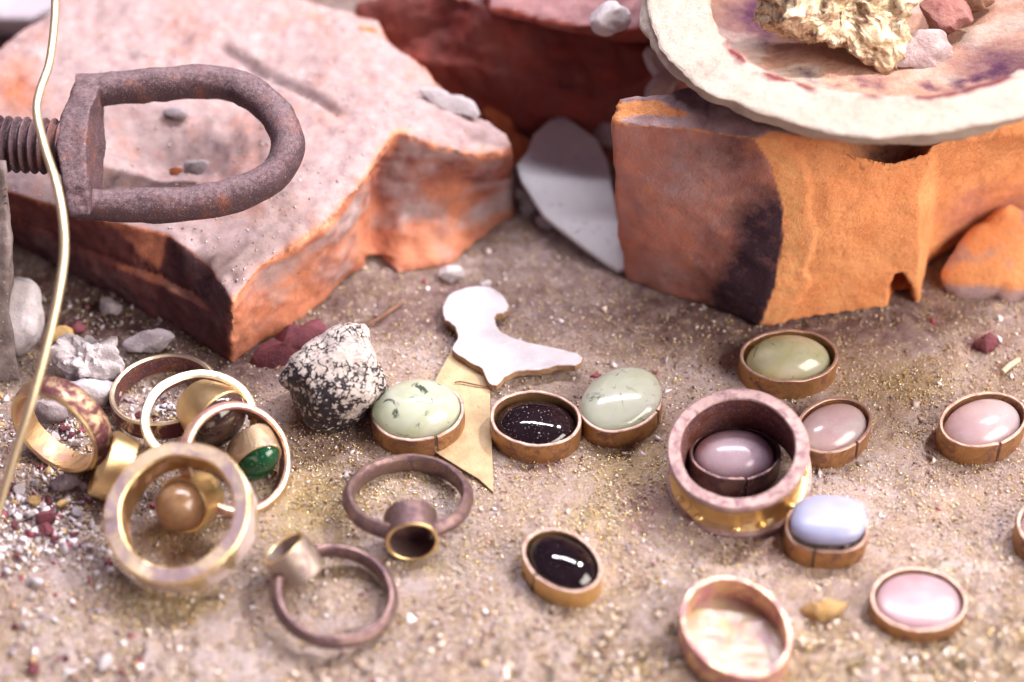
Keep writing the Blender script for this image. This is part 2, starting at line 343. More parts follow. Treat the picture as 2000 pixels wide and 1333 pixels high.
def speckrock():
    m = NT('crusted_black_rock'); w_ = m.n('ShaderNodeTexNoise'); w_.inputs['Scale'].default_value = 5; w_.inputs['Detail'].default_value = 5; m.l(m.co, w_.inputs['Vector'])
    ad = m.n('ShaderNodeVectorMath'); ad.operation = 'MULTIPLY_ADD'; m.l(w_.outputs['Color'], ad.inputs[0]); ad.inputs[1].default_value = (.14, .14, .14); m.l(m.co, ad.inputs[2]); keep = m.co; m.co = ad.outputs[0]
    b = m.voro(8.5, 'DISTANCE_TO_EDGE').outputs['Distance']; b2 = m.voro(17.0, 'DISTANCE_TO_EDGE').outputs['Distance']; m.co = keep
    a = m.noise(3.6, 8, .7, .4); v = m.math('ADD', m.math('MULTIPLY', a, 1.45), m.math('ADD', m.math('MULTIPLY', b, 1.1), m.math('MULTIPLY', b2, .9))); v = m.math('ADD', v, m.math('MULTIPLY', m.attr('crust'), .28)); k = m.ramp(m.math('MULTIPLY', v, .7), [(.782, 0.), (.828, 1.)])
    big = m.ramp(m.noise(2.0, 3, .5), [(.56, 0.), (.64, 1.)]); k = m.mix(m.math('MULTIPLY', m.math('MULTIPLY', big, .8), m.attr('crust')), k, (1., 1., 1.))
    c = m.mix(k, (0.014, 0.010, 0.016), m.mix(m.noise(6, 5, .6), (0.36, 0.31, 0.30), (0.64, 0.58, 0.54)))
    m.set(color=c, roughness=m.ramp(k, [(0, .38), (1, .9)]), spec=.4).bump(k, .035, 1.0).bump(m.noise(20, 6, .7), .03, .7); return m.m
SPECK = speckrock(); FRAME = plain('dusty_frame_metal', (0.13, 0.10, 0.10), (0.30, 0.25, 0.24), 3, .75, .03, (.42, .35, .34))
def benchmat():
    m = NT('dusty_bench'); c = m.ramp(m.noise(.55, 9, .65), [(.28, (0.44, 0.30, 0.265)), (.5, (0.56, 0.42, 0.37)), (.72, (0.70, 0.585, 0.565))])
    c = m.mix(m.ramp(m.noise(3.2, 8, .7), [(.42, 0.), (.62, .7)]), c, (0.47, 0.32, 0.25))
    c = m.mix(m.ramp(m.noise(1.1, 6, .6), [(.55, 0.), (.72, .6)]), c, (0.80, 0.71, 0.70))
    c = m.mix(m.ramp(m.noise(24, 6, .78), [(.50, 0.), (.62, .8)]), c, (0.88, 0.79, 0.73))
    c = m.mix(m.ramp(m.noise(19, 6, .78, .3), [(.36, .85), (.47, 0.)]), c, (0.20, 0.105, 0.085))
    c = m.mix(m.ramp(m.noise(.9, 7, .65, .5), [(.50, 0.), (.66, .65)]), c, (0.66, 0.57, 0.60))
    c = m.mix(m.ramp(m.noise(1.25, 7, .68, 1.0), [(.52, 0.), (.66, .42)]), c, (0.58, 0.44, 0.27))
    c = m.mix(m.mask(m.attr('pink'), m.noise(4, 8, .75), .35), c, (0.44, 0.23, 0.28))
    c = m.mix(m.mask(m.attr('dirt_shade'), m.noise(4, 8, .7), .3), c, (0.155, 0.085, 0.088))
    c = m.mix(m.mask(m.attr('gold'), m.noise(6, 8, .75), .3), c, (0.55, 0.41, 0.20))
    c = m.mix(m.mask(m.attr('pale'), m.noise(5, 8, .75), .3), c, (0.68, 0.59, 0.62))
    m.set(color=c, roughness=.85, spec=.25).bump(m.noise(10, 9, .75), .09, 1.0).bump(m.noise(42, 4, .75), .035, 1.0); return m.m
BENCH = benchmat()
def grainmat(name, metallic, rough):
    m = NT(name); m.set(color=m.attr('Col', True), roughness=rough, metallic=metallic); return m.m
GRAIN = grainmat('grit_grains', 0.0, 0.55); FILING = grainmat('brass_filing_metal', 0.65, 0.25)

# ---------------------------------------------------------------- bench top
fx = np.arange(-11, 11.01, 0.05); fy = np.arange(-9.5, 9.0, 0.05)
ox = np.array([14, 18, 25, 40, 60.]); gx = np.r_[-ox[::-1], fx, ox]; gy = np.r_[-60, -40, -25, -16, -12, fy, 11, 14, 18, 25, 40, 60]
X, Y = np.meshgrid(gx, gy); V = np.c_[X.ravel(), Y.ravel(), np.zeros(X.size)]
px, py = PIX(V); inb = ((np.abs(V[:, 0]) < 11.01) & (V[:, 1] > -9.51) & (V[:, 1] < 9))
rough = sm(1050, 1300, py)*sm(800, 1350, px)*1.0 + sm(1180, 1330, py)*.6 + .25
f1 = fbm(V, 1.2, 3, 3); f2 = fbm(V, 5.5, 4, 8); pit = np.maximum(0, fbm(V, 4.0, 3, 21) - .38)
V[:, 2] = np.where(inb, -0.015 + 0.018*f1 + 0.022*f2*(.4+rough) - 0.20*pit*rough, -0.02)
V[:, 2] = np.minimum(V[:, 2], .05)
nx_, ny_ = len(gx), len(gy); ii, jj = np.meshgrid(np.arange(nx_-1), np.arange(ny_-1)); a = (jj*nx_+ii).ravel()
F = np.c_[a, a+1, a+1+nx_, a+nx_]
def G(cx, cy, rx, ry): return np.exp(-((px-cx)/rx)**2 - ((py-cy)/ry)**2)
gold = np.clip(.9*G(600, 980, 130, 90) + .8*G(1230, 900, 120, 70) + .8*G(330, 1180, 130, 45) + .7*G(1760, 740, 130, 60) + .6*G(1150, 1010, 90, 40) + .5*G(820, 1110, 150, 30) + .35*sm(1050, 1300, py)*sm(900, 1500, px), 0, 1)*.8
pink = np.clip(.7*G(1250, 985, 60, 70) + .8*G(1925, 665, 45, 30) + .6*G(1060, 895, 60, 30) + .7*G(60, 1075, 110, 50) + .45*G(680, 870, 60, 30) + .5*G(1500, 1080, 90, 30) + .4*G(880, 600, 120, 60), 0, 1)*.8
dirt_shade = np.clip(.62*sm(740, 560, py) + 1.2*G(260, 620, 270, 85) + .8*G(480, 720, 130, 50) + .6*G(620, 820, 110, 30) + .55*G(1400, 640, 250, 60) + .5*G(660, 850, 100, 30) + .35*G(1700, 640, 300, 90) + .5*G(1850, 1300, 260, 90) + .4*G(840, 640, 200, 60), 0, 1)*.75  # brown dirt plus painted shade beside and under the blocks
pale = np.clip(.9*G(60, 1040, 170, 110) + .5*G(450, 1250, 400, 90) + .4*G(1120, 1230, 300, 100), 0, 1)*.75
bench = build('bench_top', V, F, BENCH, sharp=180, attrs=dict(gold=gold, dirt_shade=dirt_shade, pale=pale, pink=pink), kind='structure')

# ---------------------------------------------------------------- left clay block
T = [(455, 590, 1.45), (515, 520, 1.62), (640, 440, 1.78), (715, 350, 1.92), (778, 256, 2.02), (850, 286, 1.86), (930, 300, 1.70), (1000, 296, 1.50), (985, 258, 1.70), (905, 200, 1.95), (830, 132, 2.05),
     (752, 84, 2.15), (742, 40, 2.2), (560, -10, 2.25), (300, -110, 2.3), (105, 8, 2.2), (0, 95, 2.1), (-140, 190, 1.95), (-160, 320, 1.8), (40, 385, 1.7), (200, 432, 1.66), (330, 458, 1.62), (402, 512, 1.56)]
B = {0: (452, 708), 1: (510, 664), 2: (610, 604), 3: (690, 545), 4: (728, 516), 5: (775, 540), 6: (880, 520), 7: (1000, 425), 8: (1008, 370), 22: (390, 672), 21: (310, 628), 20: (200, 566), 19: (60, 480), 18: (-120, 400)}
top = np.array([P(*t) for t in T]); ctr = top.mean(0)
bot = np.array([P(*B[i], 0) if i in B else np.array([*(ctr[:2] + (top[i][:2]-ctr[:2])*.94), 0]) for i in range(len(T))]); bot[:, 2] = -0.04
loops = []
for fz, off in ((0, 0), (.46, .05), (.53, -.10), (.60, .05), (1, 0)):
    L = bot + (top-bot)*fz
    for i in (0, 18, 19, 20, 21, 22):
        out = nrm([*(np.array([-.62, -.78])), 0]); L[i] = L[i] + out*off*(0.3 if i == 0 else 1)
    loops.append(L)
for i in (4, 5, 6):                                   # scooped fracture on the right side
    for l in (1, 2, 3): loops[l][i] = loops[l][i] + np.array([-.25, .35, 0])
inner = top.copy(); inner = ctr + (top-ctr)*.86; inner[:, 2] = top[:, 2] + .12; loops.append(inner)
V, F = loft(loops); V, N, F = remesh(V, F, 0.055, 5)
px, py = PIX(V); upf = sm(.55, .9, N[:, 2])
d = 0.07*fbm(V, .8, 4, 5) + 0.035*fbm(V, 3.2, 4, 9)
hol = np.exp(-(((px-370)*.95 + (py-300)*.25)/120)**2 - (((py-300) - (px-370)*.03)/48)**2)
crk = np.exp(-(segd(px, py, [(440, 95), (520, 140), (600, 178), (655, 215)])/9)**2)
crk2 = np.exp(-(segd(px, py, [(560, 475), (500, 560), (470, 600)])/12)**2)*.4
V = V + N*(d)[:, None]; V = V + np.outer(np.exp(-((px-742)/19)**4)*sm(498, 516, py)*(1-upf), [-.3, .5, 0])
V[:, 2] -= upf*(0.55*hol + 0.13*crk) ; V[:, 2] = np.maximum(V[:, 2], -.04)
worn = np.exp(-(segd(px, py, [(455, 700), (456, 592), (515, 520), (640, 440), (715, 350), (778, 256), (850, 286), (930, 302), (1000, 298)])/11)**2)
V = V - N*(.05*worn*sm(0, .6, fbm(V, 3, 3, 55)))[:, None]
leftf = sm(.15, .6, -N[:, 0])*sm(0.75, .35, N[:, 2])  # left face; dust, soot and red terms using this paint its shade
dust = np.clip(upf*.88 + .22*fbm(V, .7, 4, 31) - .55*np.exp(-((px-40)/60)**2-((py-180)/60)**2) - .5*np.exp(-((px-350)/60)**2-((py-20)/50)**2) - .30*sm(480, 640, px)*sm(380, 560, py) + (1-upf)*sm(430, 520, px)*(.40 + .55*fbm(np.c_[V[:, 0]*.5+V[:, 1]*.5, V[:, 2]*2.2, V[:, 0]*.2], 1.3, 4, 4)) + leftf*.30 - .5*worn, 0, 1)
soot_shade = np.clip(leftf*.46*sm(380, 470, py) + .32*leftf*np.exp(-(segd(px, py, [(230, 440), (330, 500), (445, 590)])/60)**2) + upf*(.62*crk + .32*hol) + .30*np.exp(-((px-450)/110)**2-((py-258)/34)**2), 0, 1)  # hollow stain and dark crack, plus shade painted over the left face
red = np.clip((1-upf)*(.24 + 1.0*leftf + .5*np.exp(-((px-860)/120)**2-((py-330)/60)**2)) + .35*fbm(V, .9, 3, 77)*(1-upf), 0, 1)  # left face turned maroon as painted shade
lb = build('clay_block', V, F, CLAY_L, sharp=180, attrs=dict(dust=dust, soot_shade=soot_shade, red=red, worn=worn))
tag(lb, 'large broken terracotta block with dusty top lying under the iron shackle', 'clay block')
LBV, LBN = V, N

# ---------------------------------------------------------------- right clay block
BT = [((1486, 640, 0), (1530, 410, 2.35), (1476, 272, 3.75)), ((1600, 622, 0), (1625, 430, 2.2), (1600, 284, 3.55)), ((1726, 606, 0), (1730, 440, 1.9), (1695, 312, 3.25)),
      ((1762, 600, 0), (1762, 450, 1.75), (1748, 322, 3.05)), ((1799, 594, 0), (1800, 450, 1.7), (1795, 308, 3.1)),
      ((1812, 520, 0), (1830, 430, 1.3), (1830, 296, 3.15)), ((1900, 470, 0), (1910, 400, 1.3), (1900, 275, 3.3)), ((2060, 420, 0), (2060, 330, 1.6), (2060, 245, 3.4)), ((2200, 330, 0), (2200, 260, 1.6), (2150, 190, 3.5)),
      ((1950, 330, 0), (1950, 230, 1.8), (1900, 165, 3.6)), ((1600, 345, 0), (1600, 230, 1.9), (1600, 165, 3.65)), ((1300, 370, 0), (1300, 260, 1.9), (1290, 178, 3.75)), ((1222, 440, 0), (1208, 300, 2.0), (1212, 196, 3.75)),
      ((1224, 545, 0), (1200, 390, 1.9), (1196, 240, 3.45)), ((1350, 592, 0), (1350, 415, 2.1), (1335, 250, 3.65))]
bot = np.array([P(*b[0]) for b in BT]); mid = np.array([P(*b[1]) for b in BT]); top = np.array([P(*b[2]) for b in BT]); ctr = top.mean(0)
inner = ctr + (top-ctr)*.85; inner[:, 2] = top[:, 2]+.10
loops = [bot, bot*.5+mid*.5, mid, mid*.5+top*.5, top, inner]
V, F = loft(loops); V, N, F = remesh(V, F, 0.045, 2); px, py = PIX(V)
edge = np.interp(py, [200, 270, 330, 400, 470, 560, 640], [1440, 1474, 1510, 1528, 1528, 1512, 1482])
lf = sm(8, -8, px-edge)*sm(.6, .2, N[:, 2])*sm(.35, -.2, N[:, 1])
dd = .05*fbm(V, .9, 3, 15) + (.028*fbm(V, 3.4, 4, 19) + .03*np.maximum(0, fbm(V, 1.6, 3, 40)))*(1-.75*lf) - .04*(1-lf)*np.exp(-(fbm(V*np.array([1, 1, 2.4]), .9, 3, 44)/.05)**2)*sm(.0, .4, fbm(V, .7, 2, 48))
fr_ = (1-lf)*sm(.6, .2, N[:, 2]); rid = 1-np.abs(fbm(V*np.array([1, 1, 1.4]), 1.3, 4, 46))*1.6
dd = dd*(1-.6*fr_) + fr_*(- .05*sm(-10, 6, px-edge-62-14*noise(V, 2.5, 3))*sm(260, 300, py))
V = V + N*dd[:, None]
px, py = PIX(V); nt = sm(25, 15, np.abs(px-1758-(py-570)*.06) + 14*sm(570, 538, py))*sm(534, 546, py)*sm(.2, -.3, N[:, 1])
V = V + nt[:, None]*np.array([.12, .75, 0])
V[:, 2] = np.maximum(V[:, 2], -.03); V[:, 2] -= .7*np.exp(-((px-1745)/80)**4)*sm(.45, .8, N[:, 2])*sm(325, 305, py); px, py = PIX(V)
upf = sm(.5, .9, N[:, 2])
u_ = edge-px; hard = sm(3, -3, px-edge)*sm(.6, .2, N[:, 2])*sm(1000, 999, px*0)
soot_shade = np.clip(.8*np.exp(-((px-1745)/85)**4)*upf + hard*(1.3*np.exp(-(np.maximum(0, u_-14)/88)**2)*(.12+.88*sm(330, 450, py))*(1-.25*sm(590, 640, py)) + .50*np.exp(-((px-1420)/75)**2-((py-580)/70)**2) + .45*np.exp(-((px-1440)/60)**2-((py-300)/55)**2)) + .55*upf*sm(1500, 1300, px)*sm(260, 200, py), 0, 1)  # scorched left face; soot on top also paints shade under the crucible
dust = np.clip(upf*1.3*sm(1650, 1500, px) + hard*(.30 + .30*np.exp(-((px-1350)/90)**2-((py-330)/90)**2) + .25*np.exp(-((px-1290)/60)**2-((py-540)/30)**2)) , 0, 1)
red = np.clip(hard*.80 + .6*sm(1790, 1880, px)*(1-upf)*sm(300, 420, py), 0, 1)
rb = build('clay_block', V, F, CLAY_R, sharp=180, attrs=dict(dust=dust, soot_shade=soot_shade, red=red, worn=.5*fr_*sm(70, 30, px-edge)))
tag(rb, 'orange broken brick with a black scorched face and a notch, under the cream crucible', 'clay block')

# ---------------------------------------------------------------- blocks behind
def chunk(name, BT, mat, label, cat, vox=.07, seed=0, rough=.08, dust=.9, red=.4, soot_shade=0.0, group=None, f=.8):
    bot = np.array([P(*b[0]) for b in BT]); top = np.array([P(*b[1]) for b in BT]); c = top.mean(0); inn = c+(top-c)*.8; inn[:, 2] = top[:, 2]+.08
    V, F = loft([bot, bot*.5+top*.5, top, inn]); V, N, F = remesh(V, F, vox, 4)
    V = V + N*(rough*fbm(V, f, 4, seed) + rough*.4*fbm(V, 4*f, 3, seed+9))[:, None]; u = sm(.45, .85, N[:, 2])
    o = build(name, V, F, mat, sharp=180, attrs=dict(dust=u*dust, soot_shade=np.full(len(V), soot_shade), red=np.full(len(V), red)))
    return tag(o, label, cat, group)
chunk('clay_block', [((690, 250, 0), (690, 110, 1.6)), ((860, 300, 0), (850, 120, 1.9)), ((1010, 330, 0), (1010, 150, 2.0)), ((1180, 330, 0), (1190, 200, 1.6)), ((1330, 260, 0), (1320, 120, 2.2)), ((1400, 140, 0), (1360, 20, 2.6)), ((1180, 110, 0), (1140, 40, 2.7)), ((1020, 60, 0), (1000, 40, 2.9)), ((850, 40, 0), (850, -30, 2.9)), ((690, 120, 0), (690, 0, 2.4))],
      CLAY_D, 'dark red clay block in the shadow behind the two large blocks', 'clay block', seed=51, rough=.12, dust=.25, red=.6)
chunk('clay_block', [((930, 40, 0), (955, 20, 3.3)), ((1080, 80, 0), (1075, 50, 3.2)), ((1200, 110, 0), (1195, 66, 3.2)), ((1330, 60, 0), (1300, 60, 3.3)), ((1330, -80, 0), (1320, -90, 3.6)), ((1000, -120, 0), (960, -110, 3.6))],
      CLAY_D, 'far red clay slab with pinkish dusty top at the upper edge of the picture', 'clay block', seed=61, rough=.09, dust=.85, red=.5)
V, F = loft([np.array([P(*q) for q in ((-260, 60, -.02), (60, 80, -.02), (330, -60, -.02), (260, -420, -.02), (-420, -420, -.02))]), np.array([P(*q) for q in ((-260, 20, .9), (60, 40, .9), (330, -100, .9), (260, -470, .9), (-420, -470, .9))])])
V, N, F = remesh(V, F, .12, 3); tag(build('stone_slab', V, F, SLAB, sharp=180), 'pale lavender slab in the upper left corner behind the terracotta block', 'slab')

def rock(name, sil, zc, mat, label, cat='stone', group=None, **k):
    V, F = blob(sil, zc, **k); n = len(V)
    at = dict(dust=np.clip(sm(.2, .8, fbm(V, 2, 3, 3))*.5 + (sm(.34, .12, V[:, 2])*.8 if name == 'clay_shard' else 0), 0, 1), soot_shade=np.zeros(n), red=np.zeros(n)) if mat in (CLAY_L, CLAY_R, CLAY_D, CREAM) else None
    return tag(build(name, V, F, mat, sharp=28, attrs=at), label, cat, group)
def ell(cx, cy, a, b, rot=0, n=14, j=.12, seed=1):
    rs = np.random.default_rng(seed); t = np.linspace(0, 2*np.pi, n, endpoint=False); q = 1+rs.uniform(-j, j, n); c, s = math.cos(math.radians(rot)), math.sin(math.radians(rot))
    return np.c_[cx + (a*np.cos(t)*c - b*np.sin(t)*s)*q, cy - (a*np.cos(t)*s + b*np.sin(t)*c)*q]
rock('pebble', ell(1196, 38, 46, 33, -10, seed=2), 3.55, CHALK, 'smooth whitish pebble on the far red slab at the top', seed=2, rough=.04, sub=4)
rock('chalk_lump', [(1262, 92), (1300, 84), (1338, 100), (1342, 140), (1318, 165), (1302, 196), (1262, 196), (1256, 175), (1278, 150), (1258, 120)], 2.3, CHALK, 'crumbly off-white lump between the dark red block and the crucible', 'lump', seed=3, rough=.12, dr=.6)
rock('clay_bit', ell(975, 225, 30, 50, 30, seed=4), .9, ORANGER, 'brownish orange clay bit behind the right tip of the dusty block', 'clay bit', seed=4, sub=4)
rock('clay_bit', ell(1012, 290, 28, 38, 10, seed=5), .5, ORANGER, 'pinkish orange clay bit between the dusty block and the white shard', 'clay bit', seed=5, sub=4)
rock('pebble', ell(1180, 250, 26, 36, 10, seed=6), .9, GREYR, 'dark grey pebble behind the white shard', seed=6, sub=4)
rock('clay_bit', ell(708, 72, 30, 18, 0, seed=7), 2.15, ORANGER, 'bright orange clay bit at the far edge of the dusty block', 'clay bit', seed=7, sub=4)
rock('clay_shard', [(1840, 535), (1868, 492), (1930, 442), (2000, 410), (2080, 400), (2120, 470), (2080, 588), (1990, 584), (1965, 590), (1940, 574), (1915, 580), (1880, 582), (1852, 560)], .42, CLAY_R, 'small orange clay shard with chipped grey edge at the right frame edge', 'clay shard', seed=8, dr=.35, rough=.04, facets=3)
rock('plaster_chip', ell(885, 204, 62, 18, -22, seed=9), 2.02, CHALK, 'white plaster smear on the right end of the dusty block', 'chip', seed=9, dr=.16, sub=4)
rock('pebble', ell(343, 222, 22, 11, -5, seed=10), 2.05, GREYR, 'small grey pebble on the block inside the iron shackle, upper', seed=10, sub=3)
rock('pebble', ell(382, 326, 28, 15, 10, seed=11), 1.75, GREYR, 'grey-violet pebble in the hollow inside the iron shackle', seed=11, sub=3)
rock('pebble', ell(345, 334, 14, 9, 10, seed=12), 1.72, ORANGER, 'small orange crumb in the hollow inside the iron shackle', seed=12, sub=3)

# ---------------------------------------------------------------- thin plates
def plate(name, pts, thick, mats, label, cat, parent=None, dens=5, jit=.0, seed=0, wave=0.0):
    p = spline(pts, dens, True) if dens > 1 else np.array(pts, float)
    if jit:
        rs = np.random.default_rng(seed); p[:, :2] += rs.normal(size=(len(p), 2))*jit
    W = P(p[:, 0], p[:, 1], p[:, 2]); c = W.mean(0); u, s, vt = np.linalg.svd(W-c); n = vt[2]*(1 if vt[2][2] > 0 else -1); k = len(W)
    V = np.r_[W, W - n*thick]; F = [tuple(range(k)), tuple(range(2*k-1, k-1, -1))]; fm = [0, 0]
    for i in range(k): j = (i+1) % k; F.append((i, i+k, j+k, j)); fm.append(1)
    # inset bevel so edges are not razor sharp
    o = build(name, V, F, mats[0], sharp=35, slots=list(mats), fmat=fm)
    b = o.modifiers.new('bevel', 'BEVEL'); b.width = min(.02, thick*.2); b.segments = 2; b.limit_method = 'ANGLE'; b.angle_limit = math.radians(50); b.material = -1
    return tag(o, label, cat)
plate('board_cutout', [(x, y, .20 + (.10 if x > 1040 else 0)*(x-1040)/100) for x, y in [(866, 622), (868, 592), (884, 572), (920, 560), (958, 561), (984, 580), (992, 600), (986, 611), (970, 614), (966, 628), (973, 642), (988, 654), (1030, 668), (1090, 680), (1128, 690), (1138, 702), (1122, 714), (1090, 714), (1062, 722), (1030, 724), (1004, 727), (984, 738), (974, 749), (962, 752), (951, 742), (940, 720), (914, 705), (890, 690), (884, 677), (894, 662), (890, 642), (880, 630)]],
      .13, (PAPER, PAPERE), 'white cut-out board scrap with brown edge lying on the tan card', 'board scrap', jit=.8, seed=3, dens=4)
plate('card_scrap', [(882, 682, .07), (957, 742, .07), (958, 800, .06), (961, 870, .06), (964, 962, .035), (935, 936, .05), (905, 918, .05), (860, 890, .05), (800, 850, .05), (852, 738, .06)], .045, (CARD, CARDE), 'tan card scrap with a pointed corner under the pale green stone', 'card', dens=1)
plate('quartz_shard', [(1076, 232, 1.19), (1100, 225, 1.23), (1166, 272, 1.06), (1186, 312, 0.94), (1202, 400, 0.62), (1222, 522, 0.17), (1206, 528, 0.15), (1140, 482, 0.31), (1062, 420, 0.54), (1018, 352, 0.77), (1008, 322, 0.87), (1030, 296, 0.98), (1042, 262, 1.08)], .16, (GLASS, GLASS), 'milky white translucent shard leaning between the two clay blocks', 'shard', dens=1, jit=0, seed=5)

# ---------------------------------------------------------------- crucible
cc = P(1742, -24, 4.75); kk = KPX*depth(cc); fr = frame(cc, .545, 91)
Ro, Ri = 480*kk, 352*kk
prof = [(0, -.85), (Ri*.5, -.80), (Ri*.80, -.66), (Ri*.93, -.42), (Ri*.99, -.14), (Ri*1.0, -.02), (Ri*1.03, 0.0), (Ro*.9, .0), (Ro*.99, -.01), (Ro*1.0, -.03), (Ro*.985, -.10), (Ro*.90, -.40), (Ro*.80, -.70), (Ro*.70, -.95), (Ro*.55, -1.08), (0, -1.1)]
prof = np.array(prof); prof = np.concatenate([np.linspace(prof[i], prof[i+1], 6, endpoint=False) for i in range(len(prof)-1)] + [prof[-1:]])
V, F = revolve(prof, 360, cc, fr, closed=False)
px, py = PIX(V); rel = V-cc; rad = np.hypot(rel@fr[0], rel@fr[1]); hz = rel@fr[2]
th = np.arctan2(rel@fr[1], rel@fr[0])
nn = nrm(fr[2]); V = V + np.outer(.012*fbm(V, 1.5, 3, 90) + .012*fbm(V, 6, 4, 92, .65), nn)
outd = (rel - np.outer(hz, nn)); outd = outd/(np.linalg.norm(outd, axis=1)[:, None]+1e-6)
V = V + outd*((.06*fbm(V, .8, 3, 95) - .16*np.abs(((th*1.27+.55) % 1)-.5)*sm(Ri*1.1, Ro, rad) + .035*np.maximum(0, fbm(V, 2.5, 3, 96)) + .014*fbm(V, 6, 4, 97))*sm(Ri*.5, Ri, rad) + .30*np.exp(-((np.pi-np.abs(th))/.8)**2)*sm(-.08, -.25, hz)*sm(-1.0, -.5, hz) - .10*np.exp(-((px-1425)/22)**2-((py-195)/40)**2))[:, None]
inn = sm(Ri*1.05, Ri*.97, rad)*sm(-1.6, -1.2, hz)
dust = inn*.95*(1-.55*sm(.1, .5, fbm(V, 1.1, 3, 99)))
soot_shade = np.clip(np.exp(-((rad-Ri*.985)/.055)**2)*sm(-.25, .35, fbm(V, 1.4, 3, 105))*.95 + 1.3*inn*np.exp(-((px-1520)/75)**2-((py-30)/45)**2) + .8*inn*np.exp(-(segd(px, py, [(1480, 70), (1600, 150), (1760, 178), (1880, 165), (2010, 120)])/14)**2)*sm(-.1, .5, fbm(V, 2.2, 3, 101)) + .85*inn*np.exp(-((px-1960)/90)**2-((py-120)/40)**2), 0, 1)
red = np.clip(.9*np.exp(-((rad-Ri*1.02)/.14)**2)*sm(-.35, .35, fbm(V, 1.6, 3, 103)), 0, 1)
cr = build('crucible', V, F, CREAM, sharp=180, attrs=dict(dust=dust, soot_shade=soot_shade, red=red)); tag(cr, 'thick cream crucible bowl with stained orange inside, resting on the orange brick', 'crucible')
fz = cc[2]-.62
V, F = blob([(1492, 22), (1500, 48), (1560, 66), (1610, 82), (1660, 96), (1700, 116), (1745, 124), (1752, 70), (1790, 20), (1800, -60), (1700, -110), (1580, -80), (1500, -30)], fz+.5, dr=.5, sub=6, rough=.16, freq=5.0, seed=14, floor=fz-.6)
V = V + np.c_[fbm(V, 4, 5, 4, .6), fbm(V, 4, 5, 5, .6), fbm(V, 4, 5, 6, .6)]*.05
tag(build('gold_lump', V, F, FLAKE, sharp=180), 'rough sparkling gold lump melted inside the cream crucible', 'gold lump')
rock('slag_lump', ell(1850, 28, 52, 44, 10, seed=15), fz+.25, CRUSTR, 'pinkish red slag lump right of the gold lump in the crucible', 'slag', seed=15, rough=.1, floor=-1, dr=.6)
rock('slag_lump', ell(1890, -12, 60, 34, 0, seed=16), fz+.3, BROWNR, 'dark brown lump in place of a dark hole at the top of the crucible by the picture edge', 'slag', seed=16, rough=.1, floor=-1, dr=.6)  # added dark lump standing in for a dark hole
rock('slag_lump', ell(1800, 105, 68, 42, 12, seed=17), fz+.0, CRUST, 'flat pinkish white crust on the crucible floor below the red slag', 'slag', seed=17, rough=.1, floor=-1, dr=.3)
rock('slag_lump', ell(1530, 8, 46, 30, -20, seed=18), fz+.35, IRON, 'blackened slag lump left of the gold lump in the crucible', 'slag', seed=18, rough=.12, floor=-1, dr=.6)

# ---------------------------------------------------------------- iron shackle with screw
sh = root('iron_shackle', P(160, 420, 1.7), 'rusty iron D-shaped shackle with threaded screw above the terracotta block', 'shackle')
zz = lambda y: 3.25 + (160-y)*.0028
cl = spline([(150, 180), (230, 174), (320, 166), (400, 160), (470, 172), (528, 212), (559, 270), (546, 326), (494, 368), (405, 392), (300, 400), (150, 398)], 8)
W = P(cl[:, 0], cl[:, 1], zz(cl[:, 1])); rr = .265 + .012*noise(W, 1.5, 3) - .012*sm(250, 100, cl[:, 0])
V, F = tube(W, rr, 24); V = V + np.c_[noise(V, 6, 1) + noise(V, 1.6, 5)*2, noise(V, 6, 2) + noise(V, 1.6, 6)*2, noise(V, 6, 3) + noise(V, 1.6, 7)*2]*.018; build('bow', V, F, IRON, sh, sharp=50)
# cross bar: a forged block between the legs
def boxloop(a, b, c, d): return np.array([a, b, c, d])
bx = [(112, 205), (205, 205)]
L0 = [P(148, 158, zz(158)+.15), P(196, 168, zz(168)+.2), P(200, 178, zz(178)-.35), P(148, 178, zz(178)-.45)]
L1 = [P(117, 225, zz(225)+.28), P(176, 215, zz(215)+.34), P(206, 232, zz(225)-.25), P(126, 250, zz(240)-.45)]
L2 = [P(110, 290, zz(290)+.30), P(168, 280, zz(280)+.38), P(206, 290, zz(290)-.2), P(122, 305, zz(300)-.45)]
L3 = [P(122, 360, zz(350)+.28), P(170, 355, zz(350)+.34), P(203, 350, zz(350)-.2), P(130, 365, zz(360)-.45)]
L4 = [P(135, 425, zz(415)+.16), P(180, 422, zz(415)+.2), P(200, 400, zz(400)-.25), P(140, 410, zz(405)-.4)]
V, F = loft([np.array(x) for x in (L0, L1, L2, L3, L4)]); V, N, F = remesh(V, F, .03, 5); V = V + N*(.025*fbm(V, 3, 4, 6))[:, None]; build('crossbar', V, F, IRON, sh, sharp=180)
a, b = P(128, 288, zz(288)), P(-180, 272, zz(288)); n = 400; th = np.linspace(0, 1, n); pth = a + (b-a)*th[:, None]
ln = np.linalg.norm(b-a); rr = .40 + .045*np.sin(th*ln/.145*2*np.pi); V, F = tube(pth, rr, 28); build('threaded_screw', V, F, IRON, sh, sharp=180)
V, F = loft([np.array([P(*q) for q in ((-130, 760, 0), (42, 748, 0), (30, 640, 0), (-130, 660, 0))]), np.array([P(*q) for q in ((-130, 560, 1.4), (14, 590, 1.3), (20, 520, 1.3), (-130, 520, 1.4))]), np.array([P(*q) for q in ((-130, 430, 2.4), (22, 470, 2.2), (24, 420, 2.2), (-130, 400, 2.4))]), np.array([P(*q) for q in ((-130, 300, 3.5), (12, 330, 3.2), (16, 310, 3.1), (-130, 290, 3.4))])])
V, N, F = remesh(V, F, .05, 5); V = V + N*(.05*fbm(V, 1.5, 4, 16))[:, None]; build('frame', V, F, FRAME, sh, sharp=180)

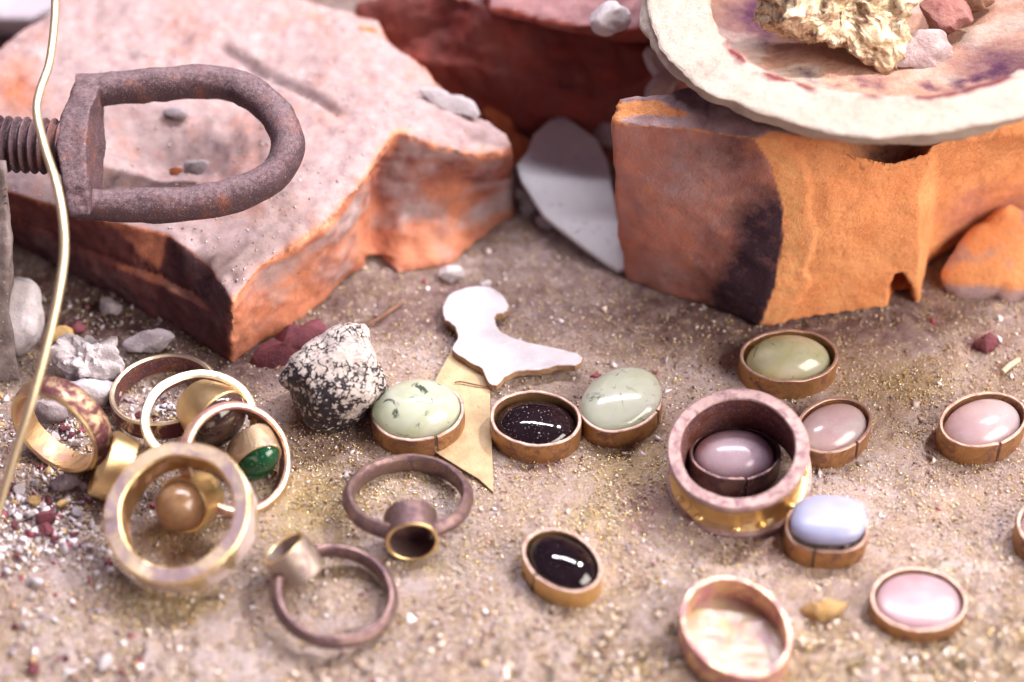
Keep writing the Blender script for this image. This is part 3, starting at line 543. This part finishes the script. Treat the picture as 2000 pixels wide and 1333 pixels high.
# ---------------------------------------------------------------- brass wire
wp = [(106, -120, 4.9), (108, 0, 4.5), (105, 60, 4.35), (96, 125, 4.2), (78, 178, 4.05), (72, 222, 3.95), (88, 290, 3.85), (110, 360, 3.75), (123, 430, 3.55), (125, 500, 3.3), (113, 580, 3.0), (90, 680, 2.55), (60, 790, 2.0), (28, 890, 1.4), (0, 985, .8), (-30, 1090, .15)]
s = spline(wp, 10); V, F = tube(P(s[:, 0], s[:, 1], s[:, 2]), .066, 14); tag(build('brass_wire', V, F, WIRE, sharp=60), 'long bent brass wire crossing in front of the shackle at the left', 'wire')

# ---------------------------------------------------------------- rock and rubble
V, F = blob([(548, 742), (556, 718), (590, 685), (630, 652), (668, 632), (690, 629), (708, 634), (728, 662), (742, 705), (752, 748), (750, 778), (728, 800), (700, 822), (668, 842), (634, 842), (604, 826), (594, 795), (572, 765)], .72, dr=.95, sub=6, rough=.07, freq=3.2, facets=6, cut=.84, seed=23)
rpx, rpy = PIX(V); crust = sm(835, 700, rpy - .25*(rpx-650) + 60*fbm(V, 2.2, 3, 5))
tag(build('rough_rock', V, F, SPECK, sharp=180, attrs=dict(crust=crust)), 'black rock crusted with white specks beside the pale green stone', 'rock')
rock('chalk_lump', [(88, 690), (130, 668), (180, 672), (212, 668), (238, 690), (250, 716), (225, 742), (175, 752), (120, 735), (96, 722)], .3, CHALK, 'white chalky lump behind the ring tangle at the left', 'lump', seed=24, rough=.22, freq=5)
rock('chalk_lump', ell(185, 764, 58, 24, 0, seed=25), .14, CHALK, 'low pale chalk piece in front of the white chalky lump', 'lump', seed=25, rough=.12)
rock('grey_stone', [(8, 560), (50, 552), (85, 590), (90, 630), (60, 670), (40, 690), (10, 660)], .4, CHALK, 'pale grey stone between the iron frame and the brass wire', seed=26, rough=.1)
rock('grey_stone', ell(215, 600, 28, 16, 0, seed=27), .1, GREYR, 'grey stone under the left side of the terracotta block', seed=27, rough=.1, sub=4)
rock('grey_stone', ell(290, 668, 54, 22, 8, seed=28), .12, GREYR, 'flat dark grey stone in shadow left of the terracotta block corner', seed=28, rough=.1, sub=4)
rock('ochre_stone', ell(118, 655, 30, 18, 10, seed=29), .12, OCHRER, 'ochre brown crumb behind the white chalky lump', seed=29, rough=.1, sub=4)
rock('red_chip', [(490, 700), (540, 665), (590, 635), (625, 622), (648, 640), (600, 690), (545, 728), (500, 726)], .12, REDR, 'dark red flat chip between the block corner and the speckled rock', 'chip', seed=30, rough=.03, dr=.4, freq=1)
rock('red_chip', ell(150, 640, 18, 12, 0, seed=31), .1, REDR, 'dark red crumb in shadow under the brass wire', 'chip', seed=31, sub=3)
rock('grey_stone', ell(96, 805, 40, 24, 0, seed=32), .15, GREYR, 'grey stone seen through the leftmost copper ring', seed=32, rough=.1, sub=4)
rock('grey_stone', ell(128, 944, 32, 15, 5, seed=33), .1, GREYR, 'flat grey stone just below the leftmost copper ring', seed=33, rough=.08, sub=4)
rock('ochre_stone', ell(1610, 1192, 42, 17, 6, seed=34), .06, OCHRER, 'ochre pebble between the empty copper cup and the lower pink stone', seed=34, rough=.1, sub=4)
rock('pink_crumb', ell(1925, 672, 22, 20, 0, seed=35), .08, REDR, 'pinkish red crumb at the right behind the pink stone', 'crumb', seed=35, rough=.12, sub=4)
rock('pebble', ell(880, 536, 26, 15, 5, seed=36), .1, CHALK, 'small pale pebble behind the white board scrap', seed=36, sub=4)
rock('pebble', ell(948, 556, 14, 9, 5, seed=37), .1, CHALK, 'tiny white pebble touching the top of the board scrap', seed=37, sub=3)
rock('pebble', ell(1070, 430, 22, 18, 5, seed=41), .1, GREYR, 'grey pebble in the dark gap left of the milky shard', seed=41, sub=3)
V, F = tube(P([1958, 1972, 1990], [727, 714, 703], [.06, .07, .06]), [.045, .05, .045], 8); tag(build('straw', V, F, WOOD, sharp=60), 'short pale straw lying at the right edge behind the pink stone', 'straw')
s = spline([(700, 645, .05), (740, 622, .06), (785, 592, .05)], 6); V, F = tube(P(s[:, 0], s[:, 1], s[:, 2]), .03, 8); tag(build('twig', V, F, BROWNR, sharp=60), 'thin twig on the dust behind the speckled rock', 'twig')
s = spline([(888, 748, .09), (900, 746, .1), (930, 752, .1), (960, 757, .09)], 6); V, F = tube(P(s[:, 0], s[:, 1], s[:, 2]), .012, 6); tag(build('thread', V, F, BROWNR, sharp=60), 'fine dark thread lying across the tan card', 'thread')

# ---------------------------------------------------------------- rings
def place(cx, cy, zc, a, r, ang):
    c = P(cx, cy, zc); return c, KPX*depth(c), frame(c, r, ang)
def ringband(parent, cx, cy, z, a, r, ang, t, wd, mats, bulge=.02, innerb=0.0, rnd=.03, jit=.012, seed=0, arc=None):
    """mats: outside, rim, inside, worn edges"""
    c, k, fr = place(cx, cy, z, a, r, ang); pr = band(a*k, t, wd, bulge, rnd, innerb); V, F = revolve(pr, 160, c, fr, jit=jit, seed=seed, arc=arc)
    zone = [0]*6 + [3, 1, 3] + [2]*6 + [3, 1, 3]; fm = [zone[i % 18] for i in range(len(F) - (2 if arc else 0))] + ([0, 0] if arc else [])
    return build('band', V, F, mats[0], parent, slots=list(mats), fmat=fm)
def cupstone(parent, cx, cy, z, a, r, ang, length, matb, mats, wall=.045, dome=.22, el=1.0, elrot=0, taper=.86, flare=0.0, seat=-.03, seed=0, lip=None):
    """bezel cup on a ring: opening ellipse of semi-axis a px facing ang; optional stone"""
    c, k, (x, y, n) = place(cx, cy, z, a, r, ang); R = a*k
    if elrot: ca, sa = math.cos(math.radians(elrot)), math.sin(math.radians(elrot)); x, y = x*ca+y*sa, -x*sa+y*ca
    fr = (x, y, n); e = .012
    pr = [(R-e, 0), (R, -e)]
    for u in np.linspace(0, 1, 6)[1:]: pr.append((R*(1-(1-taper)*u**1.6), -e-u*(length-e)))
    pr += [(R*taper*.6, -length-.02), (0, -length-.02), (0, -length*.8), ((R-wall)*taper, -length*.8), (R-wall, -e), (R-wall+e, 0)]
    V, F = revolve(pr, 96, c, fr, sx=1, sy=el, closed=True, jit=.008, seed=seed); M_ = len(pr); fm = [1 if (i % M_) in (0, M_-1, M_-2) else 0 for i in range(len(F))]
    build('bezel', V, F, matb, parent, sharp=38, slots=[matb, lip or matb], fmat=fm)
    if mats is not None:
        Rs = R-wall*.9; pr = [(0, dome)]
        for u in np.linspace(0, 1, 14)[1:]: pr.append((Rs*math.sin(u*math.pi/2), seat + (dome-seat)*math.cos(u*math.pi/2)))
        pr += [(Rs*.98, seat-.12), (0, seat-.14)]
        V, F = revolve(pr, 96, c, fr, sx=1, sy=el, closed=False, jit=.006, seed=seed+3); build('gemstone', V, F, mats, parent, sharp=60)
RG = 'finger rings lying on the bench'
def ring(label, base, **k): return root('finger_ring', P(*base), label, 'ring', RG)

A = ring('copper-gold band ring with dark patina, leftmost, standing behind the brass wire', (120, 925, 0))
ringband(A, 103, 848, .74, 107, .56, 226, .13, .44, (COPPER, DULL, TAN, GOLD), bulge=.04, seed=1)
Bq = ring('flat dark copper ring holding the smoky brown stone, at the back of the tangle', (316, 830, 0))
ringband(Bq, 318, 757, .42, 107, .66, 103, .10, .36, (COPPER, DULL, WIN, PALE), bulge=.02, seed=2)
cupstone(Bq, 430, 822, .66, 68, .66, -40, .66, GOLD, G_SMOKY, dome=.26, el=.84, taper=.70, seed=3)
Cq = ring('pale brass thin ring holding the glossy green stone', (389, 930, 0))
ringband(Cq, 388, 812, .78, 114, .82, 95, .14, .15, (WIN, PALE, WIN, PALE), bulge=.0, seed=4, arc=(-38, 33))
cupstone(Cq, 502, 906, .42, 56, .66, -70, .48, DULL, G_EMER, dome=.19, el=.70, elrot=30, taper=.93, seed=5)
V, F = tube(P([497, 497], [812, 850], [.62, .55]), .07, 10); build('shank_stub', V, F, GOLD, Cq)
Dq = ring('rosy copper ring leaning upright, holding the round honey-coloured agate', (470, 1000, 0))
ringband(Dq, 467, 894, .66, 115, .92, 26, .13, .30, (ROSE, ROSEG, WIN, ROSE), bulge=.03, seed=6)
cupstone(Dq, 356, 988, .50, 57, .78, 207, .56, GOLD, G_AGATE, dome=.42, el=1.0, taper=.85, seat=.0, seed=7)
Eq = ring('large dusty wide brass band, frontmost of the ring tangle', (350, 1150, 0))
ringband(Eq, 344, 998, 1.0, 147, .90, 132, .24, .52, (DUSTY, LAVF, TAN, GOLD), bulge=.0, rnd=.028, seed=8, jit=.02)
Fq = ring('small bright brass collar ring lying on its side beside the leftmost ring', (218, 985, 0))
ringband(Fq, 198, 903, .52, 68, .10, 156, .07, .40, (GOLD, DULL, DULL, GOLD), bulge=.0, seed=9)
R1 = ring('dark bronze ring with an empty tube setting facing the camera', (798, 1040, 0))
ringband(R1, 797, 957, .46, 129, .615, 90, .19, .27, (OXIDE, OXIDE, OXIDE, OXIDE), bulge=.06, innerb=.02, seed=10, arc=(-88, 19))
cupstone(R1, 805, 1060, .40, 53, .70, -86, .50, OXIDE, None, wall=.055, taper=1.0, seed=11, lip=GOLD)
R2 = ring('dull bronze ring with an empty grey tube setting pointing to the upper left', (655, 1255, 0))
ringband(R2, 654, 1153, .40, 126, .80, 82, .18, .24, (OXIDE, OXIDE, OXIDE, OXIDE), bulge=.06, innerb=.02, seed=12, arc=(133, 17))
cupstone(R2, 553, 1070, .62, 49, .30, 128, .50, GREYBZ, None, wall=.05, taper=.96, seed=13, lip=GOLD)
# wide double-flanged ring
Wq = ring('wide flanged copper and brass ring standing around a shaded pink stone', (1440, 1030, 0))
c, k, fr = place(1440, 874, .98, 139, .855, 94); R = 139*k; t = 27*k
pr = [(R-t, -.02), (R-t+.02, 0), (R-.03, 0), (R, -.03), (R, -.10), (R-.03, -.14), (R-.09, -.18), (R-.12, -.28), (R-.12, -.54), (R-.09, -.66), (R-.01, -.72), (R+.04, -.76), (R+.04, -.88), (R, -.92), (R-t, -.92)]
V, F = revolve(pr, 180, c, fr, jit=.014, seed=14)
fm = []
for i in range(180):
    for j in range(len(pr)): fm.append(1 if j in (5, 6, 7, 8, 9) else (2 if j == 14 else 0))
ROSEP = metal('dusty_rose_rim', (0.40, 0.275, 0.26), (0.47, 0.345, 0.33), (0.20, 0.12, 0.135), .46, .62, 7, .75, .5, False)
m = build('band', V, F, ROSEP, Wq, slots=[ROSEP, GOLD, WIN], fmat=fm)
rs = np.random.default_rng(4)
for q in range(5):
    th = math.radians([205, 262, 285, 318, 228][q]); x, y, n = fr
    cpt = c + (R-.06)*(x*math.cos(th)+y*math.sin(th)) - n*(.62 + .08*rs.random()); D, FF = ico(3)
    V = cpt + D*np.array([.10, .08, .06])*rs.uniform(.7, 1.1); V = V + D*(fbm(V, 9, 3, q)*.03)[:, None]; build('solder_bead', V, FF, GOLD, Wq, sharp=180)

# ---------------------------------------------------------------- bezel cups with cabochons
BG = 'oval stones in brass bezels on the bench'
def cup(label, cx, cy, a, b, rot, h, stone, zb=.22, H=.34, gap=None, wall=.055, mat=BEZEL, rim=BEZELR, sexp=2.0, sc=.97, off=(0, 0), p=2.0, concave=0, tilt=(0, 0), z0=-.03, floor=None, lift=0, seed=0, name='set_cabochon', cat='set stone', group=BG, lean=0.0):
    N = 128; g = None
    def outline(t):
        ct, st = np.cos(t), np.sin(t); ct = np.sign(ct)*np.abs(ct)**(2/sexp); st = np.sign(st)*np.abs(st)**(2/sexp)
        r = math.radians(rot); ex = cx + a*ct*math.cos(r) - b*st*math.sin(r); ey = cy - (a*ct*math.sin(r) + b*st*math.cos(r)); return ex, ey
    if gap is not None:
        tt = np.linspace(0, 2*np.pi, 720); ex, ey = outline(tt); g = tt[np.argmin(np.hypot(ex-gap[0], ey-gap[1]))]
        th = g + .035 + np.linspace(0, 2*np.pi-.07, N)
    else: th = np.linspace(0, 2*np.pi, N, endpoint=False)
    ex, ey = outline(th); rimO = P(ex, ey, h); fx_, fy_ = outline(np.linspace(0, 2*np.pi, 200, endpoint=False)); c = P(fx_, fy_, h).mean(0)
    wob = 1 + .012*fbm(np.c_[np.cos(th), np.sin(th), np.full(len(th), seed)], 1.5, 2, seed)
    if g is not None: wob = wob*(1 + .02*sm(.35, 0, np.minimum(th-g, 9)) )
    rimO = c + (rimO-c)*wob[:, None]; d = rimO-c; L = np.linalg.norm(d, axis=1)[:, None]; u = d/L
    hh = h + .012*fbm(np.c_[np.cos(th)*2, np.sin(th)*2, np.full(len(th), seed)], 1.5, 3, seed+4)
    R = root(name, (c[0], c[1], 0), label, cat, group)
    e = .012; levels = [(0-wall, hh-e), (-wall+e, hh), (-e, hh), (0, hh-e), (.004, hh*.6), (.008, hh*.25), (.004, np.full(len(th), z0)), (-wall, np.full(len(th), z0))]
    Vs = []
    for off_, z in levels:
        q = rimO + u*off_; q[:, 2] = z; q[:, :2] += np.outer(z-h, [0, 0]); Vs.append(q)
    M = len(levels); V = np.concatenate(Vs); n = len(th); F = []; fm = []
    for l in range(M):
        l2 = (l+1) % M
        for i in range(n if g is None else n-1):
            j = (i+1) % n; F.append((l*n+i, l*n+j, l2*n+j, l2*n+i)); fm.append(1 if l in (0, 1, 2) else 0)
    if g is not None: F.append(tuple(l*n for l in range(M))); F.append(tuple(l*n+n-1 for l in range(M))[::-1]); fm += [1, 1]
    build('bezel', V, F, mat, R, sharp=42, slots=[mat, rim], fmat=fm)
    if floor is not None:
        t2 = np.linspace(0, 2*np.pi, 96, endpoint=False); ex, ey = outline(t2); q = P(ex, ey, h); dq = q-c; q = c + dq*(1-wall*.5/np.linalg.norm(dq, axis=1)[:, None])
        rings = [c + (q-c)*f for f in np.linspace(1, 0.03, 16)]; V = np.concatenate(rings); V[:, 2] = .05 + .03*fbm(V, 2.2, 4, seed)
        F = [(l*96+i, l*96+(i+1) % 96, (l+1)*96+(i+1) % 96, (l+1)*96+i) for l in range(15) for i in range(96)] + [tuple(15*96+i for i in range(96))]
        build('base_plate', V, F, floor, R, sharp=180)
    if stone is not None:
        t2 = np.linspace(0, 2*np.pi, 120, endpoint=False); ex, ey = outline(t2); q = P(ex, ey, h); dq = q-c; L = np.linalg.norm(dq, axis=1)[:, None]
        q = c + dq*((L-wall)/L)*sc; lv = []
        rhos = np.sin(np.linspace(0.02, 1, 22)*np.pi/2)
        for rho in rhos:
            v = c + (q-c)*rho; z = zb + H*(1-rho**p)**.5 if not concave else zb + H*(1-rho**8) - concave*(1-rho**2)
            v[:, 2] = z; lv.append(v)
        v = c + (q-c)*.985; v[:, 2] = zb-.08; lv.append(v); v = c + (q-c)*.85; v[:, 2] = zb-.16; lv.append(v)
        V = np.concatenate(lv); n = 120; M = len(lv)
        F = [(l*n+i, l*n+(i+1) % n, (l+1)*n+(i+1) % n, (l+1)*n+i) for l in range(M-1) for i in range(n)] + [tuple(range(n))[::-1], tuple((M-1)*n+i for i in range(n))]
        V = V + np.c_[noise(V, 1.5, seed), noise(V, 1.5, seed+3), noise(V, 1.5, seed+6)]*.012
        rel = V - np.array([c[0], c[1], zb]); V[:, 2] += rel[:, 0]*tilt[0] + rel[:, 1]*tilt[1] + lift
        V[:, 0] += off[0]; V[:, 1] += off[1]
        build('cabochon', V, F, stone, R, sharp=180)
    return R
cup('pale green domed oval stone in a split bezel beside the speckled rock', 816, 803, 92, 58, 6, .36, G_GREEN, zb=.30, H=.40, gap=(852, 856), seed=1, sc=1.02, off=(-.03, .04), lift=.0)
cup('dark dust-flecked oval stone sunk in a brass bezel, behind the bronze rings', 1046, 817, 90, 55, -4, .36, G_DARK, zb=.14, H=.26, seed=2, sc=.95)
cup('pale green flat stone with black inclusions, tilted on its bezel beside the dark stone', 1213, 787, 82, 56, 14, .34, G_GREEN, zb=.34, H=.20, gap=(1290, 806), seed=3, sc=1.08, tilt=(0.02, .10), off=(0, .05))
cup('olive green oval stone in a bezel under the scorched orange brick', 1541, 694, 96, 52, 0, .38, G_GREENY, zb=.20, H=.40, seed=4, sc=.92)
cup('pink oval stone partly behind the wide flanged ring', 1628, 830, 77, 53, 14, .34, G_PINK, zb=.22, H=.26, gap=(1672, 862), seed=5, sc=.95)
cup('shaded pink oval stone in a dark split bezel inside the wide flanged ring', 1436, 884, 90, 54, -2, .36, G_PINKSH, zb=.24, H=.34, gap=(1458, 936), seed=6, sc=.95, mat=OXIDE, rim=OXIDE)
cup('pale pink oval stone in a split bezel at the right frame edge', 1921, 819, 87, 54, 8, .38, G_PINK, zb=.22, H=.28, gap=(1953, 864), seed=7, sc=.94)
cup('milky blue rounded-square stone in its bezel, below the wide flanged ring', 1616, 1028, 82, 50, -3, .36, G_BLUE, zb=.52, H=.16, gap=(1592, 1074), seed=8, sc=.99, sexp=2.5, p=3.2, mat=BEZEL)
cup('glossy black oval stone in a split bezel, alone at the lower centre', 1098, 1094, 83, 57, -27, .34, G_DARKC, zb=.20, H=.28, gap=(1042, 1124), seed=9, sc=.97, mat=metal('ochre_brass', (0.62, 0.38, 0.14), (0.72, 0.48, 0.22), (0.40, 0.22, 0.12), .36, .4, 4, .5, .8))
cup('pink low-domed oval stone in a shallow bezel at the lower right', 1795, 1171, 95, 63, -7, .24, G_PINKD, zb=.18, H=.09, seed=10, sc=.95, p=2.6)
cup('barely visible bezel cut off by the right edge, above the low pink stone', 2062, 1020, 76, 58, 0, .36, G_PINK, zb=.2, H=.28, seed=11)
SHIM = gem('iridescent_shell', (0.42, 0.22, 0.25), (0.42, 0.38, 0.20), 4.5, .35, .2, detail=7)
cup('empty rosy copper cup with iridescent pale bottom at the lower edge', 1438, 1224, 116, 91, -32, .46, None, wall=.07, mat=ROSE, rim=ROSE, floor=SHIM, seed=12, name='empty_bezel', cat='bezel cup')

# ---------------------------------------------------------------- loose chips in the gritty patch (things) and grit (stuff)
CH = {'white': (CHALK, 'small white stone chip in the gritty patch at the lower left'), 'red': (REDR, 'small dark red stone chip in the gritty patch at the lower left'), 'ochre': (OCHRER, 'small ochre stone chip in the gritty patch at the lower left'), 'grey': (GREYR, 'small grey stone chip in the gritty patch at the lower left')}
CG = {'white': 'white chips in the gritty patch', 'red': 'red chips in the gritty patch', 'ochre': 'ochre chips in the gritty patch', 'grey': 'grey chips in the gritty patch'}
spots = [(90, 1022, 20, 'red'), (92, 1044, 16, 'red'), (60, 1010, 15, 'white'), (95, 983, 11, 'red'), (70, 985, 13, 'ochre'), (28, 985, 9, 'ochre'), (122, 992, 15, 'ochre'), (126, 1078, 12, 'white'), (40, 1078, 10, 'white'), (72, 1143, 14, 'white'), (62, 1170, 8, 'white'),
         (30, 1032, 11, 'red'), (150, 1005, 11, 'white'), (160, 985, 9, 'grey'), (20, 1005, 10, 'white'), (108, 1060, 9, 'red'), (35, 1092, 7, 'red'), (50, 1225, 13, 'white'), (30, 1228, 8, 'red'), (66, 1312, 13, 'red'), (240, 1318, 10, 'red'), (205, 1302, 18, 'white'), (130, 1290, 8, 'red'),
         (110, 860, 13, 'white'), (128, 842, 12, 'red'), (140, 856, 9, 'red'), (120, 822, 11, 'red'), (70, 850, 15, 'grey'), (150, 870, 11, 'white'), (105, 878, 9, 'grey'), (40, 960, 12, 'white'), (25, 955, 11, 'red'), (70, 948, 11, 'white'), (165, 955, 9, 'white'),
         (262, 800, 8, 'white'), (285, 792, 9, 'white'), (300, 810, 8, 'grey'), (272, 815, 8, 'red'), (330, 800, 8, 'white'), (320, 780, 9, 'grey'), (180, 1030, 9, 'white'), (145, 1050, 8, 'red'), (15, 1120, 9, 'white')]
protos = {}
for i, (x, y, r, kd) in enumerate(spots):
    mt, lab = CH[kd]; key = (kd, i % 3)
    if key not in protos:
        V, F = blob(ell(1000, 880, 20, 17, i*40, 9, .25, seed=i), .1, dr=.55, sub=2, rough=.12, seed=i, floor=-9, facets=6, cut=.6)
        o = build('stone_chip', V, F, mt, sharp=20); protos[key] = o
    else: o = protos[key].copy(); COL.objects.link(o)
    o.location = P(x, y, -.02); s_ = r/20*KPX*depth(o.location)/(KPX*30.4); o.scale = (s_, s_, s_); o.rotation_euler = (0, 0, i*1.7)
    where = 'inside the leftmost copper ring' if 60 < x < 170 and y < 890 else 'inside the flat dark copper ring' if 240 < x < 350 and y < 830 else 'on the blurred lower left bench' if y > 1130 else 'in the gritty patch beside the wire'
    big = 'larger ' if r > 15 else 'small '
    tag(o, big + {'white': 'white', 'red': 'dark red', 'ochre': 'ochre', 'grey': 'grey'}[kd] + ' stone chip ' + where, 'chip', CG[kd])

def grains(name, n, lo, hi, colors, weights, mat, sampler, flat=.6, label=None, seed=0, zfn=None):
    rs = np.random.default_rng(seed); C = sampler(rs, n); n = len(C)
    T0 = np.array([[1, 0, -.5], [-.5, .87, -.5], [-.5, -.87, -.5], [.1, .05, .9], [-.9, .5, .2]])[:4]
    R = rs.normal(size=(n, 3, 3)); Q, _ = np.linalg.qr(R); s = lo*(hi/lo)**(rs.random(n)**2.4)
    sc = np.stack([s*rs.uniform(.7, 1.4, n), s*rs.uniform(.6, 1.1, n), s*rs.uniform(.4, 1.0, n)*flat], 1)
    V = np.einsum('nij,nkj->nki', Q, T0[None]*sc[:, None, :]) + C[:, None, :]
    F = (np.array([[0, 1, 2], [0, 3, 1], [1, 3, 2], [2, 3, 0]])[None] + 4*np.arange(n)[:, None, None]).reshape(-1, 3)
    ci = rs.choice(len(colors), n, p=np.array(weights)/sum(weights)); col = np.array(colors)[ci]*rs.uniform(.75, 1.15, (n, 1)); col = np.repeat(col, 4, 0)
    m = bpy.data.meshes.new(name); m.vertices.add(4*n); m.vertices.foreach_set('co', V.ravel()); m.loops.add(12*n); m.loops.foreach_set('vertex_index', F.ravel()); m.polygons.add(4*n); m.polygons.foreach_set('loop_start', np.arange(4*n)*3)
    m.update(calc_edges=True); at = m.color_attributes.new('Col', 'FLOAT_COLOR', 'POINT'); at.data.foreach_set('color', np.c_[np.clip(col, 0, 1), np.ones(len(col))].ravel()); m.materials.append(mat)
    o = bpy.data.objects.new(name, m); COL.objects.link(o); o['kind'] = 'stuff'
    return o
def scr(dens):
    def f(rs, n):
        x = rs.uniform(-250, 2250, n*3); y = rs.uniform(430, 1480, n*3); keep = rs.random(n*3) < dens(x, y); x, y = x[keep][:n], y[keep][:n]
        c = P(x, y, 0); c[:, 2] = -.005; return c
    return f
gs = lambda x, y, cx, cy, rx, ry: np.exp(-((x-cx)/rx)**2-((y-cy)/ry)**2)
dsand = lambda x, y: .32 + .6*gs(x, y, 80, 1000, 190, 160) + .35*gs(x, y, 300, 900, 250, 200) + .25*sm(1080, 1300, y)
dgold = lambda x, y: .20 + .9*gs(x, y, 600, 970, 120, 110) + .8*gs(x, y, 1240, 905, 110, 80) + .8*gs(x, y, 330, 1180, 140, 50) + .8*gs(x, y, 800, 960, 110, 50) + .8*gs(x, y, 350, 1060, 90, 60) + .6*gs(x, y, 1760, 730, 170, 90) + .6*gs(x, y, 1170, 1010, 100, 60) + .45*sm(1000, 1300, y)*sm(900, 1400, x) + .3*gs(x, y, 830, 1120, 250, 60)
grains('loose_grit', 85000, .010, .040, [(.86, .82, .80), (.70, .58, .52), (.36, .22, .17), (.30, .06, .09), (.66, .48, .22), (.10, .05, .06)], [.13, .26, .18, .04, .24, .15], GRAIN, scr(dsand), seed=1)
grains('brass_filings', 100000, .009, .036, [(.92, .76, .38), (.95, .88, .62), (.70, .46, .18)], [.45, .35, .2], FILING, scr(dgold), flat=.25, seed=2)
gd = lambda x, y: .9*gs(x, y, 70, 1020, 150, 90) + .7*gs(x, y, 130, 840, 120, 60) + .7*gs(x, y, 300, 800, 90, 40) + .12*gs(x, y, 60, 1300, 250, 50) + .012
grains('coarse_grit', 30000, .022, .12, [(.80, .76, .80), (.66, .58, .59), (.30, .055, .085), (.50, .35, .16), (.32, .25, .30)], [.46, .2, .15, .08, .11], GRAIN, scr(gd), seed=3)
def ontop(rs, n):
    idx = np.where(LBN[:, 2] > .8)[0]; return LBV[rs.choice(idx, n)] + np.array([0, 0, .01])
grains('block_dust_grains', 1800, .010, .045, [(.74, .68, .68), (.55, .46, .42), (.34, .22, .2), (.7, .5, .25)], [.4, .3, .15, .15], GRAIN, ontop, seed=4)
dcl = lambda x, y: .75*sm(1120, 1330, y)*sm(700, 1300, x) + .5*sm(1200, 1400, y) + .35*gs(x, y, 1720, 1050, 120, 80) + .04
grains('sand_clods', 3500, .03, .12, [(.66, .54, .47), (.55, .42, .34), (.74, .64, .58), (.50, .36, .20), (.33, .20, .16)], [.35, .25, .2, .12, .08], GRAIN, scr(dcl), flat=.7, seed=5)
grd = lambda x, y: .8*gs(x, y, 240, 610, 220, 80) + .5*gs(x, y, 520, 720, 80, 30)
grains('shaded_rubble', 5000, .02, .14, [(.50, .44, .47), (.34, .26, .28), (.22, .09, .09), (.36, .24, .14)], [.4, .3, .15, .15], GRAIN, scr(grd), flat=.7, seed=6)
